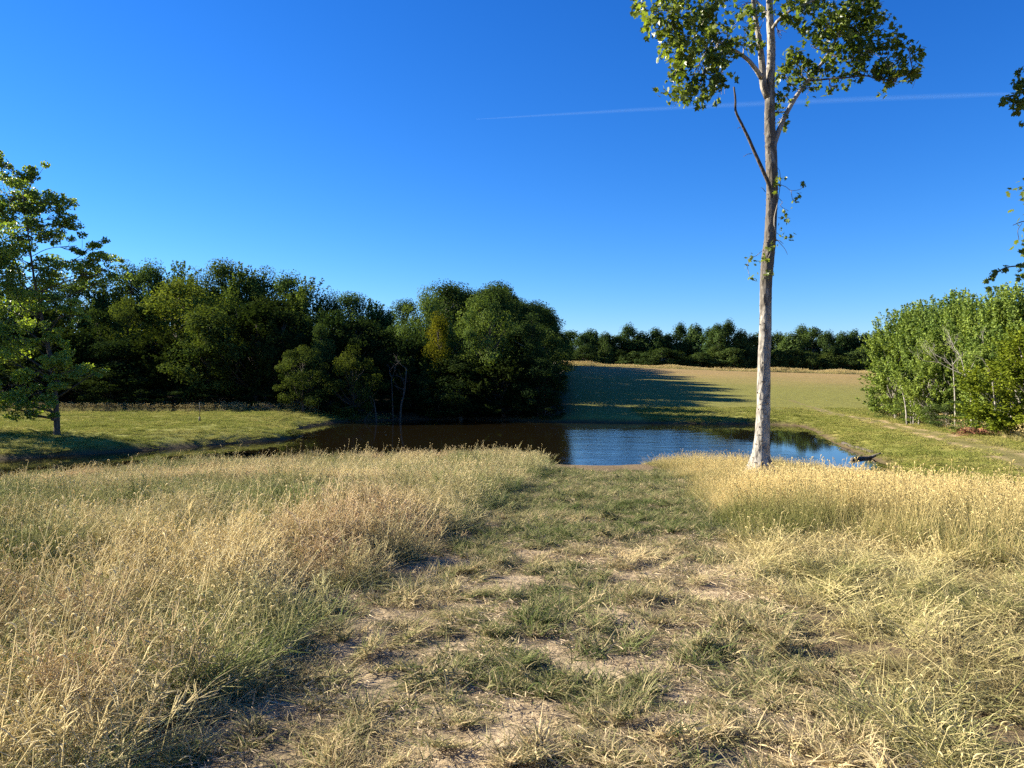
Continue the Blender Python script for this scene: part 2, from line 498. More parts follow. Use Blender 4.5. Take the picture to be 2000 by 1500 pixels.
# a breeze ruffles the open middle of the pond; its sheltered sides lie still
w1 = math_n(n, l, 'ADD', math_n(n, l, 'MULTIPLY', sx.outputs['X'], 0.22), -0.1, True)
w2 = math_n(n, l, 'ADD', math_n(n, l, 'MULTIPLY', sx.outputs['X'], -0.30), 4.6, True)
w4 = ramp(n, [(0.36, (0.35, 0.35, 0.35)), (0.6, (1, 1, 1))]); l.new(noise(n, l, 0.35, 3, mp.outputs[0]).outputs['Fac'], w4.inputs[0])
w3 = math_n(n, l, 'ADD', math_n(n, l, 'MULTIPLY', sx.outputs['Y'], -0.16), 9.9, True)
wind = math_n(n, l, 'MULTIPLY', math_n(n, l, 'MULTIPLY', w1, w2), w3)
wind = math_n(n, l, 'MULTIPLY', wind, w4.outputs[0])
wind = math_n(n, l, 'ADD', math_n(n, l, 'MULTIPLY', wind, 0.92), 0.025)
am = math_n(n, l, 'MULTIPLY', a.outputs['Fac'], wind)
bp = n.new('ShaderNodeBump'); bp.inputs['Strength'].default_value = 0.42; bp.inputs['Distance'].default_value = 0.05
l.new(am, bp.inputs['Height']); l.new(bp.outputs[0], b.inputs['Normal']); l.new(b.outputs[0], out.inputs[0])
wx, wy = np.meshgrid(np.linspace(-58, 27, 30), np.linspace(22, 77, 20))
v = np.arange(wx.size).reshape(wx.shape)
q = np.stack([v[:-1, :-1], v[:-1, 1:], v[1:, 1:], v[1:, :-1]], -1).reshape(-1, 4)
pond = obj('pond', make_mesh('pond', np.stack([wx, wy, np.full(wx.shape, W)], -1), quads=q), wm)
tag(pond, 'still brown pond reflecting the sky and trees', 'pond', kind='structure')

# ------------------------------------------------------------------ trees
def leaves(rng, cent, nrm_bias, size, out_c=None, aspect=0.62, fold=0.25):
    """folded two-triangle leaves: returns verts (N*4,3), tris (N*2,3)"""
    N = len(cent)
    nv = rng.standard_normal((N, 3)); nv /= np.linalg.norm(nv, axis=1)[:, None]
    nv = nv + nrm_bias; nv /= np.linalg.norm(nv, axis=1)[:, None] + 1e-9
    t = np.cross(nv, rng.standard_normal((N, 3))); t /= np.linalg.norm(t, axis=1)[:, None] + 1e-9
    bt = np.cross(nv, t)
    s = size * (0.6 + 0.8 * rng.random((N, 1)))
    base = cent - t * s * 0.5; tip = cent + t * s * 0.5
    l_ = cent + bt * s * aspect * 0.5 + nv * s * fold * 0.5; r_ = cent - bt * s * aspect * 0.5 + nv * s * fold * 0.5
    v = np.stack([base, l_, tip, r_], 1).reshape(-1, 3)
    i = np.arange(N)[:, None] * 4
    t1 = np.hstack([i, i + 2, i + 1]); t2 = np.hstack([i, i + 3, i + 2])
    return v, np.stack([t1, t2], 1).reshape(-1, 3)

def tree_variant(seed, kind, n_clu, n_leaf, size, H=10.0, R=3.0, base=0.2, bias=0.9, sides=5, pad=0.8):
    """returns (trunk mesh, crown mesh) of a tree H high"""
    rng = np.random.default_rng(seed)
    cl = []
    tries = 0
    lob = rng.random(6) * 6.28
    while len(cl) < n_clu and tries < 6000:
        tries += 1
        h = rng.random(); th = rng.random() * 6.283
        if kind == 'round':
            prof = math.sin(math.pi * min(1, (h * 0.90 + 0.12))) ** 0.55
        elif kind == 'tall':
            prof = (math.sin(math.pi * min(1, h * 0.82 + 0.16)) ** 0.7) * (0.85 + 0.15 * math.sin(9 * h + lob[0]))
        elif kind == 'cone':
            prof = max(0.04, (1 - h) ** 0.75)
        elif kind == 'spray':
            prof = math.sin(math.pi * min(1, h * 0.72 + 0.22)) ** 0.8
        else:
            prof = math.sin(math.pi * min(1, h * 0.85 + 0.13)) ** 0.6
        rr = R * prof * (1 + 0.20 * math.sin(2 * th + lob[1] + 3 * h) + 0.14 * math.sin(3 * th + lob[2] - 5 * h))
        k = rng.random() ** 0.36 * (1.0 if rng.random() > 0.2 else 1.16)
        if rng.random() > prof + 0.25: continue
        cl.append(((rr * k * math.cos(th), rr * k * math.sin(th), (base + (1 - base) * h) * H), k, th))
    g = Geo()
    wob = np.cumsum(rng.standard_normal((7, 2)) * 0.10, axis=0); wob[0] = 0
    zt = np.linspace(-0.3, 0.86 * H, 7)
    tr = np.c_[wob, zt]
    r0 = 0.020 * H
    g.tube(curve(tr, 14), np.linspace(r0, r0 * 0.18, 14), 8, rng, 0.05)
    def trunk_at(z):
        return np.array([np.interp(z, zt, tr[:, 0]), np.interp(z, zt, tr[:, 1]), z])
    V, T, TO = [], [], []
    nn = 0
    for (c, k, th) in cl:
        c = np.array(c)
        hd = math.hypot(c[0], c[1])
        zs = min(max(0.16 * H, c[2] - (0.9 if kind != 'spray' else 1.7) * hd - 0.05 * H), 0.8 * H)
        p0 = trunk_at(zs); mid = 0.5 * (p0 + c) + np.array([0, 0, -0.10 * hd]) + rng.standard_normal(3) * 0.12
        g.tube(curve([p0, mid, c], 5), np.linspace(0.012 * H * (0.35 + 0.35 * rng.random()), 0.012, 5), 4, cap=False)
        nl = max(8, int(n_leaf / n_clu * (0.6 + 0.8 * rng.random())))
        outd = np.array([c[0], c[1], (c[2] - 0.5 * H) * 0.6 + 0.12 * H]); outd /= np.linalg.norm(outd) + 1e-6
        u = rng.standard_normal((nl, 3)); u /= np.linalg.norm(u, axis=1)[:, None]
        rad = rng.random((nl, 1)) ** 0.45
        if kind == 'spray':
            # leafy shoots rising outward
            ns = 6
            dirs = rng.standard_normal((ns, 3)) * 0.45 + np.array([0, 0, 1.0]) + 0.5 * outd
            dirs /= np.linalg.norm(dirs, axis=1)[:, None]
            pick = rng.integers(0, ns, nl)
            along = rng.random((nl, 1)) * 0.21 * H
            cen = c + dirs[pick] * along + u * rad * 0.030 * H * (1.25 - along / (0.21 * H)) - np.array([0, 0, 0.03 * H])
            nb = 0.6 * u + 0.35 * outd
        elif kind == 'cone':
            R3 = np.array([0.085, 0.085, 0.06]) * H
            cen = c + u * rad * R3
            nb = bias * 0.7 * u + 0.4 * outd
        else:
            q3 = (0.066 + 0.060 * rng.random()) * H
            R3 = np.array([1.15, 1.15, pad]) * q3
            cen = c + u * rad * R3
            nb = bias * u + 0.45 * outd + np.array([0, 0, 0.25])
        v, t = leaves(rng, cen, nb, size)
        V.append(v); T.append(t + nn); nn += len(v)
        tone = np.clip(0.5 + 0.22 * rng.standard_normal() + 0.2 * rng.standard_normal(nl), 0, 1)
        TO.append(np.repeat(tone, 2))
    crown = make_mesh('crown', np.vstack(V), np.vstack(T), fattr={'tone': np.concatenate(TO)})
    trunk = g.mesh('trunk', smooth=True)
    return trunk, crown

VAR = {}
for i in range(3): VAR['round%d' % i] = (tree_variant(100 + i, 'round', 62, 17000, 0.19, R=3.6, base=0.14, bias=1.3), 3.6)
for i in range(3): VAR['tall%d' % i] = (tree_variant(120 + i, 'tall', 52, 14000, 0.185, R=2.5, base=0.14, bias=1.3), 2.5)
VAR['cone0'] = (tree_variant(140, 'cone', 110, 14000, 0.18, R=2.8, base=0.05), 2.8)
for i in range(3): VAR['spray%d' % i] = (tree_variant(150 + i, 'spray', 85, 24000, 0.20, R=2.4, base=0.10), 2.3)
for i in range(3): VAR['shrub%d' % i] = (tree_variant(170 + i, 'round', 70, 11000, 0.26, R=4.6, base=0.0), 4.6)
for i in range(4): VAR['far%d' % i] = (tree_variant(180 + i, ('tall', 'round')[i % 2], 72, 11000, 0.32, R=(2.6, 3.5)[i % 2], base=0.02, bias=1.3, pad=1.25), (2.6, 3.5)[i % 2])

PROTO = {}
def place_tree(var, x, y, H, Wd, rz, tint, name, bark='bark_grey', leaf='leaf_wood', zoff=0.0):
    (tm, cm), R = VAR[var]
    z = float(height(np.array([x]), np.array([y]), False)[0]) + zoff
    root = empty(name, (x, y, z), rz)
    sxy = Wd / (2 * R * 1.12)
    root.scale = (sxy, sxy, H / (11.6 if var.startswith('spray') else 10.6))
    if not tm.materials: tm.materials.append(M[bark])
    if not cm.materials: cm.materials.append(M[leaf])
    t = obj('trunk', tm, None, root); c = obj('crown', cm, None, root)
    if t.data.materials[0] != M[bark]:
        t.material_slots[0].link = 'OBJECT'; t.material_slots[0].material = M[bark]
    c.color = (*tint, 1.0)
    return root

ORD = ['first', 'second', 'third', 'fourth', 'fifth', 'sixth', 'seventh', 'eighth', 'ninth', 'tenth', 'eleventh', 'twelfth', 'thirteenth', 'fourteenth', 'fifteenth',
       'sixteenth', 'seventeenth', 'eighteenth', 'nineteenth', 'twentieth', 'twenty-first', 'twenty-second', 'twenty-third', 'twenty-fourth', 'twenty-fifth', 'twenty-sixth',
       'twenty-seventh', 'twenty-eighth', 'twenty-ninth', 'thirtieth']
rs = random.Random(5)
def tree_px(px, top, D, wpx, var, tint, name, rz=None, bark='bark_grey', dz=0.0):
    x = (px - 1000) / FPX * D
    z = float(height(np.array([x]), np.array([D]), False)[0])
    H = EYE - (top - HOR) / FPX * D - z
    return place_tree(var, x, D, H, wpx / FPX * D, rs.random() * 6.28 if rz is None else rz, tint, name, bark)

G0 = (1.0, 1.0, 1.0)
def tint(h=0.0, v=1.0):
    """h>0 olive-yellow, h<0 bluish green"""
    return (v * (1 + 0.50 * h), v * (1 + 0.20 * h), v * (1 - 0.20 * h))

# skyline row of the wood behind the pond, left to right
sky_row = [(-60, 500, 100, 110), (10, 520, 100, 100), (70, 530, 98, 100), (140, 545, 98, 100), (205, 535, 98, 95), (250, 508, 100, 80), (288, 505, 98, 80), (345, 507, 100, 90), (392, 512, 98, 80), (432, 503, 98, 85),
           (472, 508, 97, 85), (512, 520, 96, 85), (556, 528, 94, 90), (600, 538, 93, 85), (645, 555, 92, 85), (688, 568, 90, 85), (728, 580, 90, 80), (758, 600, 90, 70)]
for i, (px, top, D, w) in enumerate(sky_row):
    o = tree_px(px, top, D, w * 1.25, ['tall0', 'spray0', 'round1', 'tall1', 'spray2', 'tall2'][i % 6], tint(rs.uniform(0.0, 0.6), rs.uniform(1.2, 1.6)), 'woodland_tree', bark='bark_dark')  # leaf tint raised to paint sun on the treetops
    if px < 200:
        tag(o, 'dark tree of the wood hidden behind the leafy tree on the left bank', 'tree', 'skyline trees of the wood')
    else:
        tag(o, 'skyline tree of the wood, %s treetop counted from the leafy bank tree' % ORD[i - 4], 'tree', 'skyline trees of the wood')

special = [
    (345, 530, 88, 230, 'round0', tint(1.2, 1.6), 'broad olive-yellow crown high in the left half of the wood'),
    (250, 575, 84, 130, 'round2', tint(0.7, 1.0), 'olive tree between the leafy bank tree and the broad yellow crown'),
    (835, 547, 82, 118, 'round1', tint(0.3, 1.45), 'tall rounded tree rising after the dip in the skyline'),
    (790, 582, 84, 90, 'tall1', tint(-0.1, 1.0), 'green tree just right of the dip in the skyline'),
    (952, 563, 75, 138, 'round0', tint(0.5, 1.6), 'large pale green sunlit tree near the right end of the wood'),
    (856, 608, 74.5, 66, 'tall2', (2.6, 1.6, 0.55), 'narrow orange-yellow autumn tree in the middle of the wood'),
    (1040, 598, 74, 105, 'cone0', tint(-0.15, 0.75), 'dark pointed tree at the right end of the wood'),
    (1002, 640, 80, 80, 'tall0', tint(0.0, 0.9), 'dark tree between the pale sunlit tree and the pointed end tree'),
    (592, 672, 70.5, 115, 'round2', tint(0.6, 0.9), 'sunlit low tree at the tip of the left lawn'),
    (628, 630, 74, 60, 'tall1', tint(0.1, 1.0), 'slender upright tree behind the low sunlit tree'),
    (690, 672, 71, 115, 'shrub0', tint(0.9, 0.75), 'rounded olive willow-like tree leaning over the water'),
    (410, 592, 76, 150, 'tall2', tint(0.7, 1.15), 'olive feathery tree in front of the wood above the lawn'),
]
for px, top, D, w, var, tn_, lab in special:
    tag(tree_px(px, top, D, w, var, tuple(1.0 * c for c in tn_), 'woodland_tree', bark='bark_dark'), lab, 'tree')

front = [(-40, 600, 84, 150), (60, 590, 84, 140), (130, 640, 80, 130), (190, 600, 82, 130), (245, 660, 78, 130), (310, 640, 78, 120), (470, 575, 82, 120), (530, 570, 84, 120), (505, 588, 77.5, 125), (556, 602, 77, 110), (560, 600, 82, 110), (650, 602, 79, 115),
         (700, 612, 78, 115), (745, 640, 78, 110), (800, 655, 77, 100), (850, 690, 75.5, 100), (905, 690, 73.5, 110), (985, 680, 73, 110), (1052, 690, 71.5, 90)]
for i, (px, top, D, w) in enumerate(front):
    o = tree_px(px, top, D, w * 1.25, ['round0', 'tall0', 'spray1', 'shrub1', 'tall2', 'spray0'][i % 6], tint(rs.uniform(-0.2, 0.4), rs.uniform(0.45, 0.65)), 'woodland_tree', bark='bark_dark')  # leaf tint and bark darkened to paint the wood's shade into the front row
    tag(o, 'shaded front tree of the wood, %s from the left' % ORD[i], 'tree', 'shaded front trees of the wood')
under = [(-60, 745, 80, 120), (10, 740, 80, 120), (75, 750, 78, 120), (160, 735, 77, 120), (215, 715, 75.5, 110), (275, 745, 75, 110), (345, 750, 75, 100), (395, 745, 76, 100), (520, 760, 74, 90), (640, 770, 73, 100), (780, 760, 76, 110), (860, 775, 75.5, 100), (940, 765, 74.5, 100), (1010, 770, 72.5, 100), (1064, 765, 70.8, 70)]
for i, (px, top, D, w) in enumerate(under):
    o = tree_px(px, top, D, w * 1.3, 'shrub%d' % (i % 3), tint(rs.uniform(-0.2, 0.3), rs.uniform(0.4, 0.6)), 'woodland_shrub', bark='bark_dark')  # undergrowth tint darkened too, shade of the wood put into its leaves
    tag(o, 'dark undergrowth shrub at the foot of the wood, %s from the left' % ORD[i], 'shrub', 'undergrowth along the wood edge')
# the wood goes on behind, along the left side of the far field; it throws the long shadows there
deep = [(x, y) for y in np.arange(78, 196, 5.0) for x in (0.062 * y - 3.2, 0.062 * y - 8.5, 0.062 * y - 14)]
deep = [(x, y) for x, y in deep if y > 92 or x > 0.062 * y - 4]
for i, (x, y) in enumerate(deep):
    x += rs.uniform(-1, 0.8); y += rs.uniform(-2, 2)
    o = place_tree(['tall0', 'round1', 'tall2', 'round0'][i % 4], x, y, (8.6 if y < 92 else rs.uniform(10, 12) + (2.5 if i % 3 else 0)), rs.uniform(7, 9), rs.random() * 6.28, tint(rs.uniform(-0.2, 0.3), 0.9), 'woodland_tree')
    tag(o, 'tree deep in the wood beside the far field', 'tree', 'trees deep in the wood beside the far field')

# the wood also goes on beyond the left edge of the picture and shades the front trees
for i, (px, top, D, w) in enumerate([(-110, 520, 92, 120), (-170, 500, 88, 130), (-240, 500, 92, 130), (-310, 490, 86, 140), (-390, 490, 90, 140), (-470, 480, 86, 150), (-560, 470, 90, 150)]):
    o = tree_px(px, top, D, w * 1.2, ['round0', 'tall1', 'round2', 'tall2'][i % 4], tint(rs.uniform(-0.2, 0.3), 0.9), 'woodland_tree')
    tag(o, 'tree of the wood beyond the left edge of the picture', 'tree', 'wood beyond the left edge')

for i in range(40):  # hidden shrubs added to block bright sky mirrored in the pond
    x = -62 + (i % 26) * 2.5 + rs.uniform(-1, 1); y = (101 + (i % 2) * 6 if i < 26 else 91) + rs.uniform(-1.5, 1.5)
    if i >= 26: x = -42 + (i - 26) * 3.2
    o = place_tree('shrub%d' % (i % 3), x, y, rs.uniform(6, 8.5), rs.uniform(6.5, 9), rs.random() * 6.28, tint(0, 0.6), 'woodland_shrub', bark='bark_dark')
    tag(o, 'added dark undergrowth hidden deep inside the wood', 'shrub', 'undergrowth deep inside the wood')

# treeline beyond the far field
far_tops = [(1060, 655), (1088, 650), (1112, 645), (1140, 652), (1155, 640), (1182, 648), (1205, 655), (1228, 634), (1255, 645), (1282, 640), (1305, 652), (1330, 632), (1358, 629), (1388, 640), (1404, 632), (1424, 626),
            (1448, 640), (1468, 652), (1492, 645), (1520, 650), (1548, 646), (1568, 634), (1592, 638), (1618, 648), (1642, 645), (1668, 644), (1690, 650), (1715, 646), (1745, 650), (1780, 648)]
for i, (px, top) in enumerate(far_tops):
    D = 258 + rs.uniform(-6, 12)
    o = tree_px(px, top, D, rs.uniform(52, 78), 'far%d' % (i % 4), tint(rs.uniform(-0.25, 0.25), rs.uniform(0.85, 1.15)), 'hedgerow_tree')
    tag(o, 'tree in the far treeline beyond the field, %s from the left' % ORD[i], 'tree', 'treeline beyond the far field')
for i, px in enumerate(range(1075, 1780, 32)):
    D = 248 + rs.uniform(-2, 3)
    o = tree_px(px + rs.uniform(-8, 8), rs.uniform(676, 700), D, rs.uniform(56, 80), 'far%d' % ((i * 3 + 1) % 4), tint(rs.uniform(0.0, 0.5), rs.uniform(0.8, 1.2)), 'hedgerow_shrub')
    tag(o, 'low shrub at the foot of the far treeline, %s from the left' % ORD[i], 'shrub', 'shrubs under the far treeline')

# sunlit thicket on the right bank
thick = [(1752, 602, 64, 90, 0.55), (1782, 592, 66, 90, 0.4), (1800, 582, 62, 95, 0.45), (1838, 575, 60, 95, 0.35), (1865, 565, 62, 90, 0.3), (1880, 568, 57, 95, 0.5), (1915, 580, 54, 100, 0.55), (1950, 560, 52, 105, 0.45), (1985, 545, 50, 110, 0.5),
         (2030, 540, 50, 120, 0.5), (2075, 545, 46, 120, 0.5), (1820, 660, 56, 90, 0.6), (1955, 650, 48, 100, 0.5)]
for i, (px, top, D, w, h) in enumerate(thick):
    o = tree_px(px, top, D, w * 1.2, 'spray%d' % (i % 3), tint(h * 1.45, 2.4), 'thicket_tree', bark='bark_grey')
    lab = 'sunlit upright tree in the right-hand thicket, %s from the left' % ORD[i] if i < 11 else ('low bushy tree in front of the right-hand thicket, %s' % ('by the pale stems' if i == 11 else 'beside the bare grey tree'))
    tag(o, lab, 'tree', 'trees of the right-hand thicket')
o = tree_px(2005, 640, 43.5, 175, 'spray1', (2.6, 2.05, 0.75), 'thicket_tree'); tag(o, 'yellow-green turning tree at the right edge of the picture', 'tree')
for i, (px, top, D, w) in enumerate([(1790, 770, 59, 70), (1850, 775, 54, 80), (1900, 770, 50, 90), (1945, 775, 47, 90), (1990, 770, 45, 100), (2050, 760, 43, 110), (1745, 735, 66, 80)]):
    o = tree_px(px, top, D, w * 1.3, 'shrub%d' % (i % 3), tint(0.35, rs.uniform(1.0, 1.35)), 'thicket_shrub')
    tag(o, 'low green shrub at the foot of the right-hand thicket, %s' % (ORD[i] + ' from its front end' if i < 6 else 'farthest of them'), 'shrub', 'shrubs under the right-hand thicket')

# ---- skeleton helper for bare trees and twigs
def bare_branches(g, rng, p, d, length, rad, depth, up=0.15, spread=0.55, sides=4):
    k = 5
    pts = [p]
    dd = d / np.linalg.norm(d)
    for i in range(k):
        dd = dd + rng.standard_normal(3) * 0.13 + np.array([0, 0, up * 0.12]); dd /= np.linalg.norm(dd)
        pts.append(pts[-1] + dd * length / k)
    pts = np.array(pts)
    g.tube(pts, np.linspace(rad, rad * 0.45, k + 1), sides, cap=False)
    ends = [(pts[-1], dd)]
    if depth > 0:
        for _ in range(rng.integers(3, 5)):
            i = rng.integers(2, k + 1)
            nd = dd + rng.standard_normal(3) * spread + np.array([0, 0, up])
            ends += bare_branches(g, rng, pts[i], nd, length * rng.uniform(0.5, 0.75), rad * 0.5, depth - 1, up, spread, sides)
    return ends

def gz_at(x, y):
    return float(height(np.array([x]), np.array([y]), False)[0])

# bare grey tree in the thicket
x, y = (1897 - 1000) / FPX * 48.5, 48.5
root = empty('bare_tree', (x, y, gz_at(x, y)))
g = Geo(); rng = np.random.default_rng(9)
tr = curve([(0, 0, -0.2), (0.02, 0, 1.4), (-0.08, 0, 2.8), (-0.35, 0, 3.8)], 12)
g.tube(tr, np.linspace(0.085, 0.05, 12), 7)
obj('trunk', g.mesh('bare_trunk', True), M['bark_grey'], root)
g = Geo()
for d in ((-0.9, -0.2, 1.0), (-0.3, 0.2, 1.2), (0.5, 0, 1.1), (-0.7, 0.3, 0.7)):
    bare_branches(g, rng, tr[-1] - np.array([0, 0, 0.3]), np.array(d), 1.7, 0.036, 3, 0.25, 0.45, 3)
obj('branches', g.mesh('bare_branches', True), M['bark_grey'], root)
tag(root, 'leafless grey tree in front of the right-hand thicket', 'tree')
# pale slender stems
for i, (px, D, hgt, lean) in enumerate([(1772, 57, 3.2, -0.5), (1784, 57.5, 3.0, 0.25), (1794, 57, 2.6, 0.5), (1866, 52, 4.4, -0.1), (1780, 58, 2.9, -0.1), (1975, 43.8, 3.0, 0.05), (1946, 45.5, 3.8, -0.25)]):
    x = (px - 1000) / FPX * D
    o_ = empty('slender_stem', (x, D, gz_at(x, D)))
    g = Geo(); rng = np.random.default_rng(30 + i)
    tr = curve([(0, 0, -0.2), (lean * 0.3, 0, hgt * 0.5), (lean, 0.1, hgt)], 9)
    g.tube(tr, np.linspace(0.075, 0.035, 9), 6)
    obj('trunk', g.mesh('stem', True), M['bark_pale'], o_)
    g = Geo()
    for k in range(4):
        bare_branches(g, rng, tr[-1 - k], np.array([rng.normal() * 0.7, rng.normal() * 0.4, 0.8]), 0.9, 0.018, 1, 0.2, 0.5, 3)
    obj('twigs', g.mesh('stem_twigs', True), M['bark_grey'], o_)['kind'] = 'stuff'
    tag(o_, 'pale slender bare stem under the right-hand thicket, %s' % ['leftmost of the cluster at its far end', 'third of the cluster at its far end', 'rightmost of the cluster at its far end', 'alone between far cluster and bare tree', 'second of the cluster at its far end', 'nearest the right edge of the picture', 'just right of the bare grey tree'][i], 'tree stem', 'slender stems of the thicket')

# ---- the tall tree in front, traced limb by limb, 18 m away
TD = 18.0
def T3(px, py, off=0.0):
    p = P(px, py, TD + off); return p - troot
tb = P(1487, 905, TD)
troot = np.array([tb[0], TD, gz_at(tb[0], TD)])
S = TD / FPX
tall_tree = empty('tall_tree', tuple(troot))
tag(tall_tree, 'tall tree with long bare pale trunk standing before the pond', 'tree')
rng = np.random.default_rng(3)
tpts = [(1485, 925, 62), (1485, 905, 45), (1486, 888, 35), (1488.5, 855, 28.5), (1491, 800, 25.5), (1492, 725, 24), (1495, 640, 22.5), (1496, 560, 22.5), (1499.5, 508, 25), (1503.5, 472, 23), (1506, 430, 22), (1508, 368, 21.5), (1506.5, 307, 22), (1505.5, 276, 22), (1503.5, 245, 20.5), (1503.5, 200, 19), (1505, 150, 16.5), (1506.5, 92, 15.5), (1504, 40, 14), (1503, 0, 12.5), (1500, -120, 10), (1506, -260, 7), (1500, -400, 3)]
cp = curve([T3(a, b_, 0.0) for a, b_, w in tpts], 150)
rad = np.interp(np.linspace(0, 1, 150), np.linspace(0, 1, len(tpts)), [w * S / 2 for a, b_, w in tpts])
g = Geo()
sides = 26
g.tube(cp, rad, sides, rng, 0.018)
vv = g.v[0]
ang = np.tile(np.arange(sides), 150)
ht = vv[:150 * sides, 2]
ctr = np.repeat(cp, sides, 0)
flare = np.clip(1 - ht / 0.55, 0, 1) ** 2 * 0.28 * np.maximum(0, np.sin(ang / sides * 6.283 * 5 + 0.7))
lump = 0.09 * (fbm(ang / sides * 4.0, ht * 1.3, 1.0, 83, 3) - 0.5)
vv[:150 * sides] += (vv[:150 * sides] - ctr) * (flare + lump)[:, None]
trunk_o = obj('trunk', g.mesh('tall_trunk', True), M['bark_pale'], tall_tree)

def limb(name, pts, w0, w1, mat='bark_pale', k=26, sides=10, off=None):
    off = off or [0] * len(pts)
    c_ = curve([T3(a, b_, o_) for (a, b_), o_ in zip(pts, off)], k)
    g = Geo(); g.tube(c_, np.linspace(w0, w1, k) * S / 2, sides, rng, 0.03)
    obj(name, g.mesh(name, True), M[mat], tall_tree)
    return c_
L = []
L.append(limb('limb', [(1500, 190), (1491, 165), (1489, 130), (1485, 92), (1479, 55), (1471, 0), (1460, -110), (1440, -220)], 16, 4, off=[0, -.05, -.1, -.2, -.3, -.4, -.6, -.8]))
L.append(limb('limb', [(1487, 152), (1478, 138), (1462, 118), (1440, 102), (1410, 85), (1380, 62), (1340, 40), (1300, 20)], 10, 2.5, off=[-.1, -.2, -.4, -.6, -.9, -1.1, -1.2, -1.2]))
L.append(limb('limb', [(1512, 282), (1521, 255), (1533, 228), (1548, 200), (1562, 178), (1580, 155), (1602, 128), (1618, 104), (1632, 78), (1655, 30), (1680, -30)], 10.5, 3.5, 'bark_grey', off=[0, .05, .1, .15, .2, .3, .4, .4, .4, .4, .3]))
L.append(limb('limb', [(1578, 158), (1600, 156), (1630, 153), (1660, 151), (1692, 148), (1720, 156), (1755, 150), (1785, 140)], 4, 1.5, 'bark_dark', sides=6, off=[.3, .2, 0, -.2, -.3, -.4, -.5, -.6]))
L.append(limb('limb', [(1612, 110), (1628, 108), (1648, 117), (1668, 132), (1690, 148), (1725, 140)], 3.5, 1.5, 'bark_dark', sides=6, off=[.4, .3, .1, 0, -.3, -.4]))
L.append(limb('limb', [(1506, 60), (1520, 40), (1545, 20), (1580, 5), (1620, -20), (1680, -60)], 7, 2.5, off=[0, -.3, -.6, -.9, -1.2, -1.4]))
L.append(limb('limb', [(1505, 40), (1490, 18), (1470, -5), (1430, -40), (1380, -70), (1320, -90)], 7, 2.5, off=[0, .3, .7, 1.0, 1.3, 1.5]))
L.append(limb('limb', [(1502, 0), (1530, -60), (1580, -140), (1650, -200)], 8, 2, off=[0, .4, .9, 1.2]))
L.append(limb('limb', [(1500, -60), (1460, -150), (1400, -220), (1350, -260)], 7, 2, off=[0, .2, .5, .6]))
L.append(limb('limb', [(1500, -140), (1540, -220), (1590, -300)], 6, 2, off=[0, -.4, -.8]))
c_ = limb('dead_branch', [(1509, 395), (1503, 365), (1494, 342), (1476, 302), (1462, 270), (1450, 245), (1437, 217), (1436.5, 195), (1433.5, 170)], 8.5, 3.2, 'bark_dark', sides=8, off=[-.05, -.15, -.25, -.35, -.45, -.5, -.6, -.62, -.65])
dead_o = [o_ for o_ in tall_tree.children if o_.name.startswith('dead_branch')][0]
for a, b_ in (((1468, 300), (1452, 306)), ((1446, 250), (1440, 252)), ((1495, 375), (1486, 366))):
    g = Geo(); g.tube(np.array([T3(*a, -.4), T3((a[0] + b_[0]) / 2, (a[1] + b_[1]) / 2 - 2, -.45), T3(*b_, -.45)]), [0.008, 0.006, 0.004], 4)
    obj('dead_twig', g.mesh('dead_twig'), M['bark_dark'], dead_o)

# lobed leaves
def lobed_leaves(rng, cen, size, bias=0.5, droop=0.5):
    N = len(cen)
    out2 = np.array([(0, 0), (0.16, -0.02), (0.42, 0.16), (0.27, 0.30), (0.50, 0.62), (0.20, 0.58), (0.0, 1.0), (-0.20, 0.58), (-0.50, 0.62), (-0.27, 0.30), (-0.42, 0.16), (-0.16, -0.02)])
    nv = rng.standard_normal((N, 3)); nv /= np.linalg.norm(nv, axis=1)[:, None]
    nv += bias * np.array([0, 0, 1.0]); nv /= np.linalg.norm(nv, axis=1)[:, None]
    t = rng.standard_normal((N, 3)) + np.array([0, 0, -droop]); t -= nv * np.sum(t * nv, 1)[:, None]; t /= np.linalg.norm(t, axis=1)[:, None] + 1e-9
    bt = np.cross(nv, t)
    s = size * (0.6 + 0.7 * rng.random((N, 1, 1)))
    curl = (rng.random((N, 1)) * 0.5 + 0.1)
    X = out2[None, :, 0]; Y = out2[None, :, 1] - 0.3
    Z = -curl * (X ** 2 * 1.2 + Y ** 2 * 0.8) + 0.22 * np.abs(X)
    v = cen[:, None, :] + s * (X[..., None] * bt[:, None, :] + Y[..., None] * t[:, None, :] + Z[..., None] * nv[:, None, :])
    m = len(out2)
    loc = np.array([(0, 1, 3), (1, 2, 3), (0, 3, 5), (3, 4, 5), (0, 5, 6), (0, 6, 7), (0, 7, 9), (7, 8, 9), (0, 9, 11), (9, 10, 11)])
    tri = (np.arange(N)[:, None, None] * m + loc[None]).reshape(-1, 3)
    return v.reshape(-1, 3), tri, len(loc)

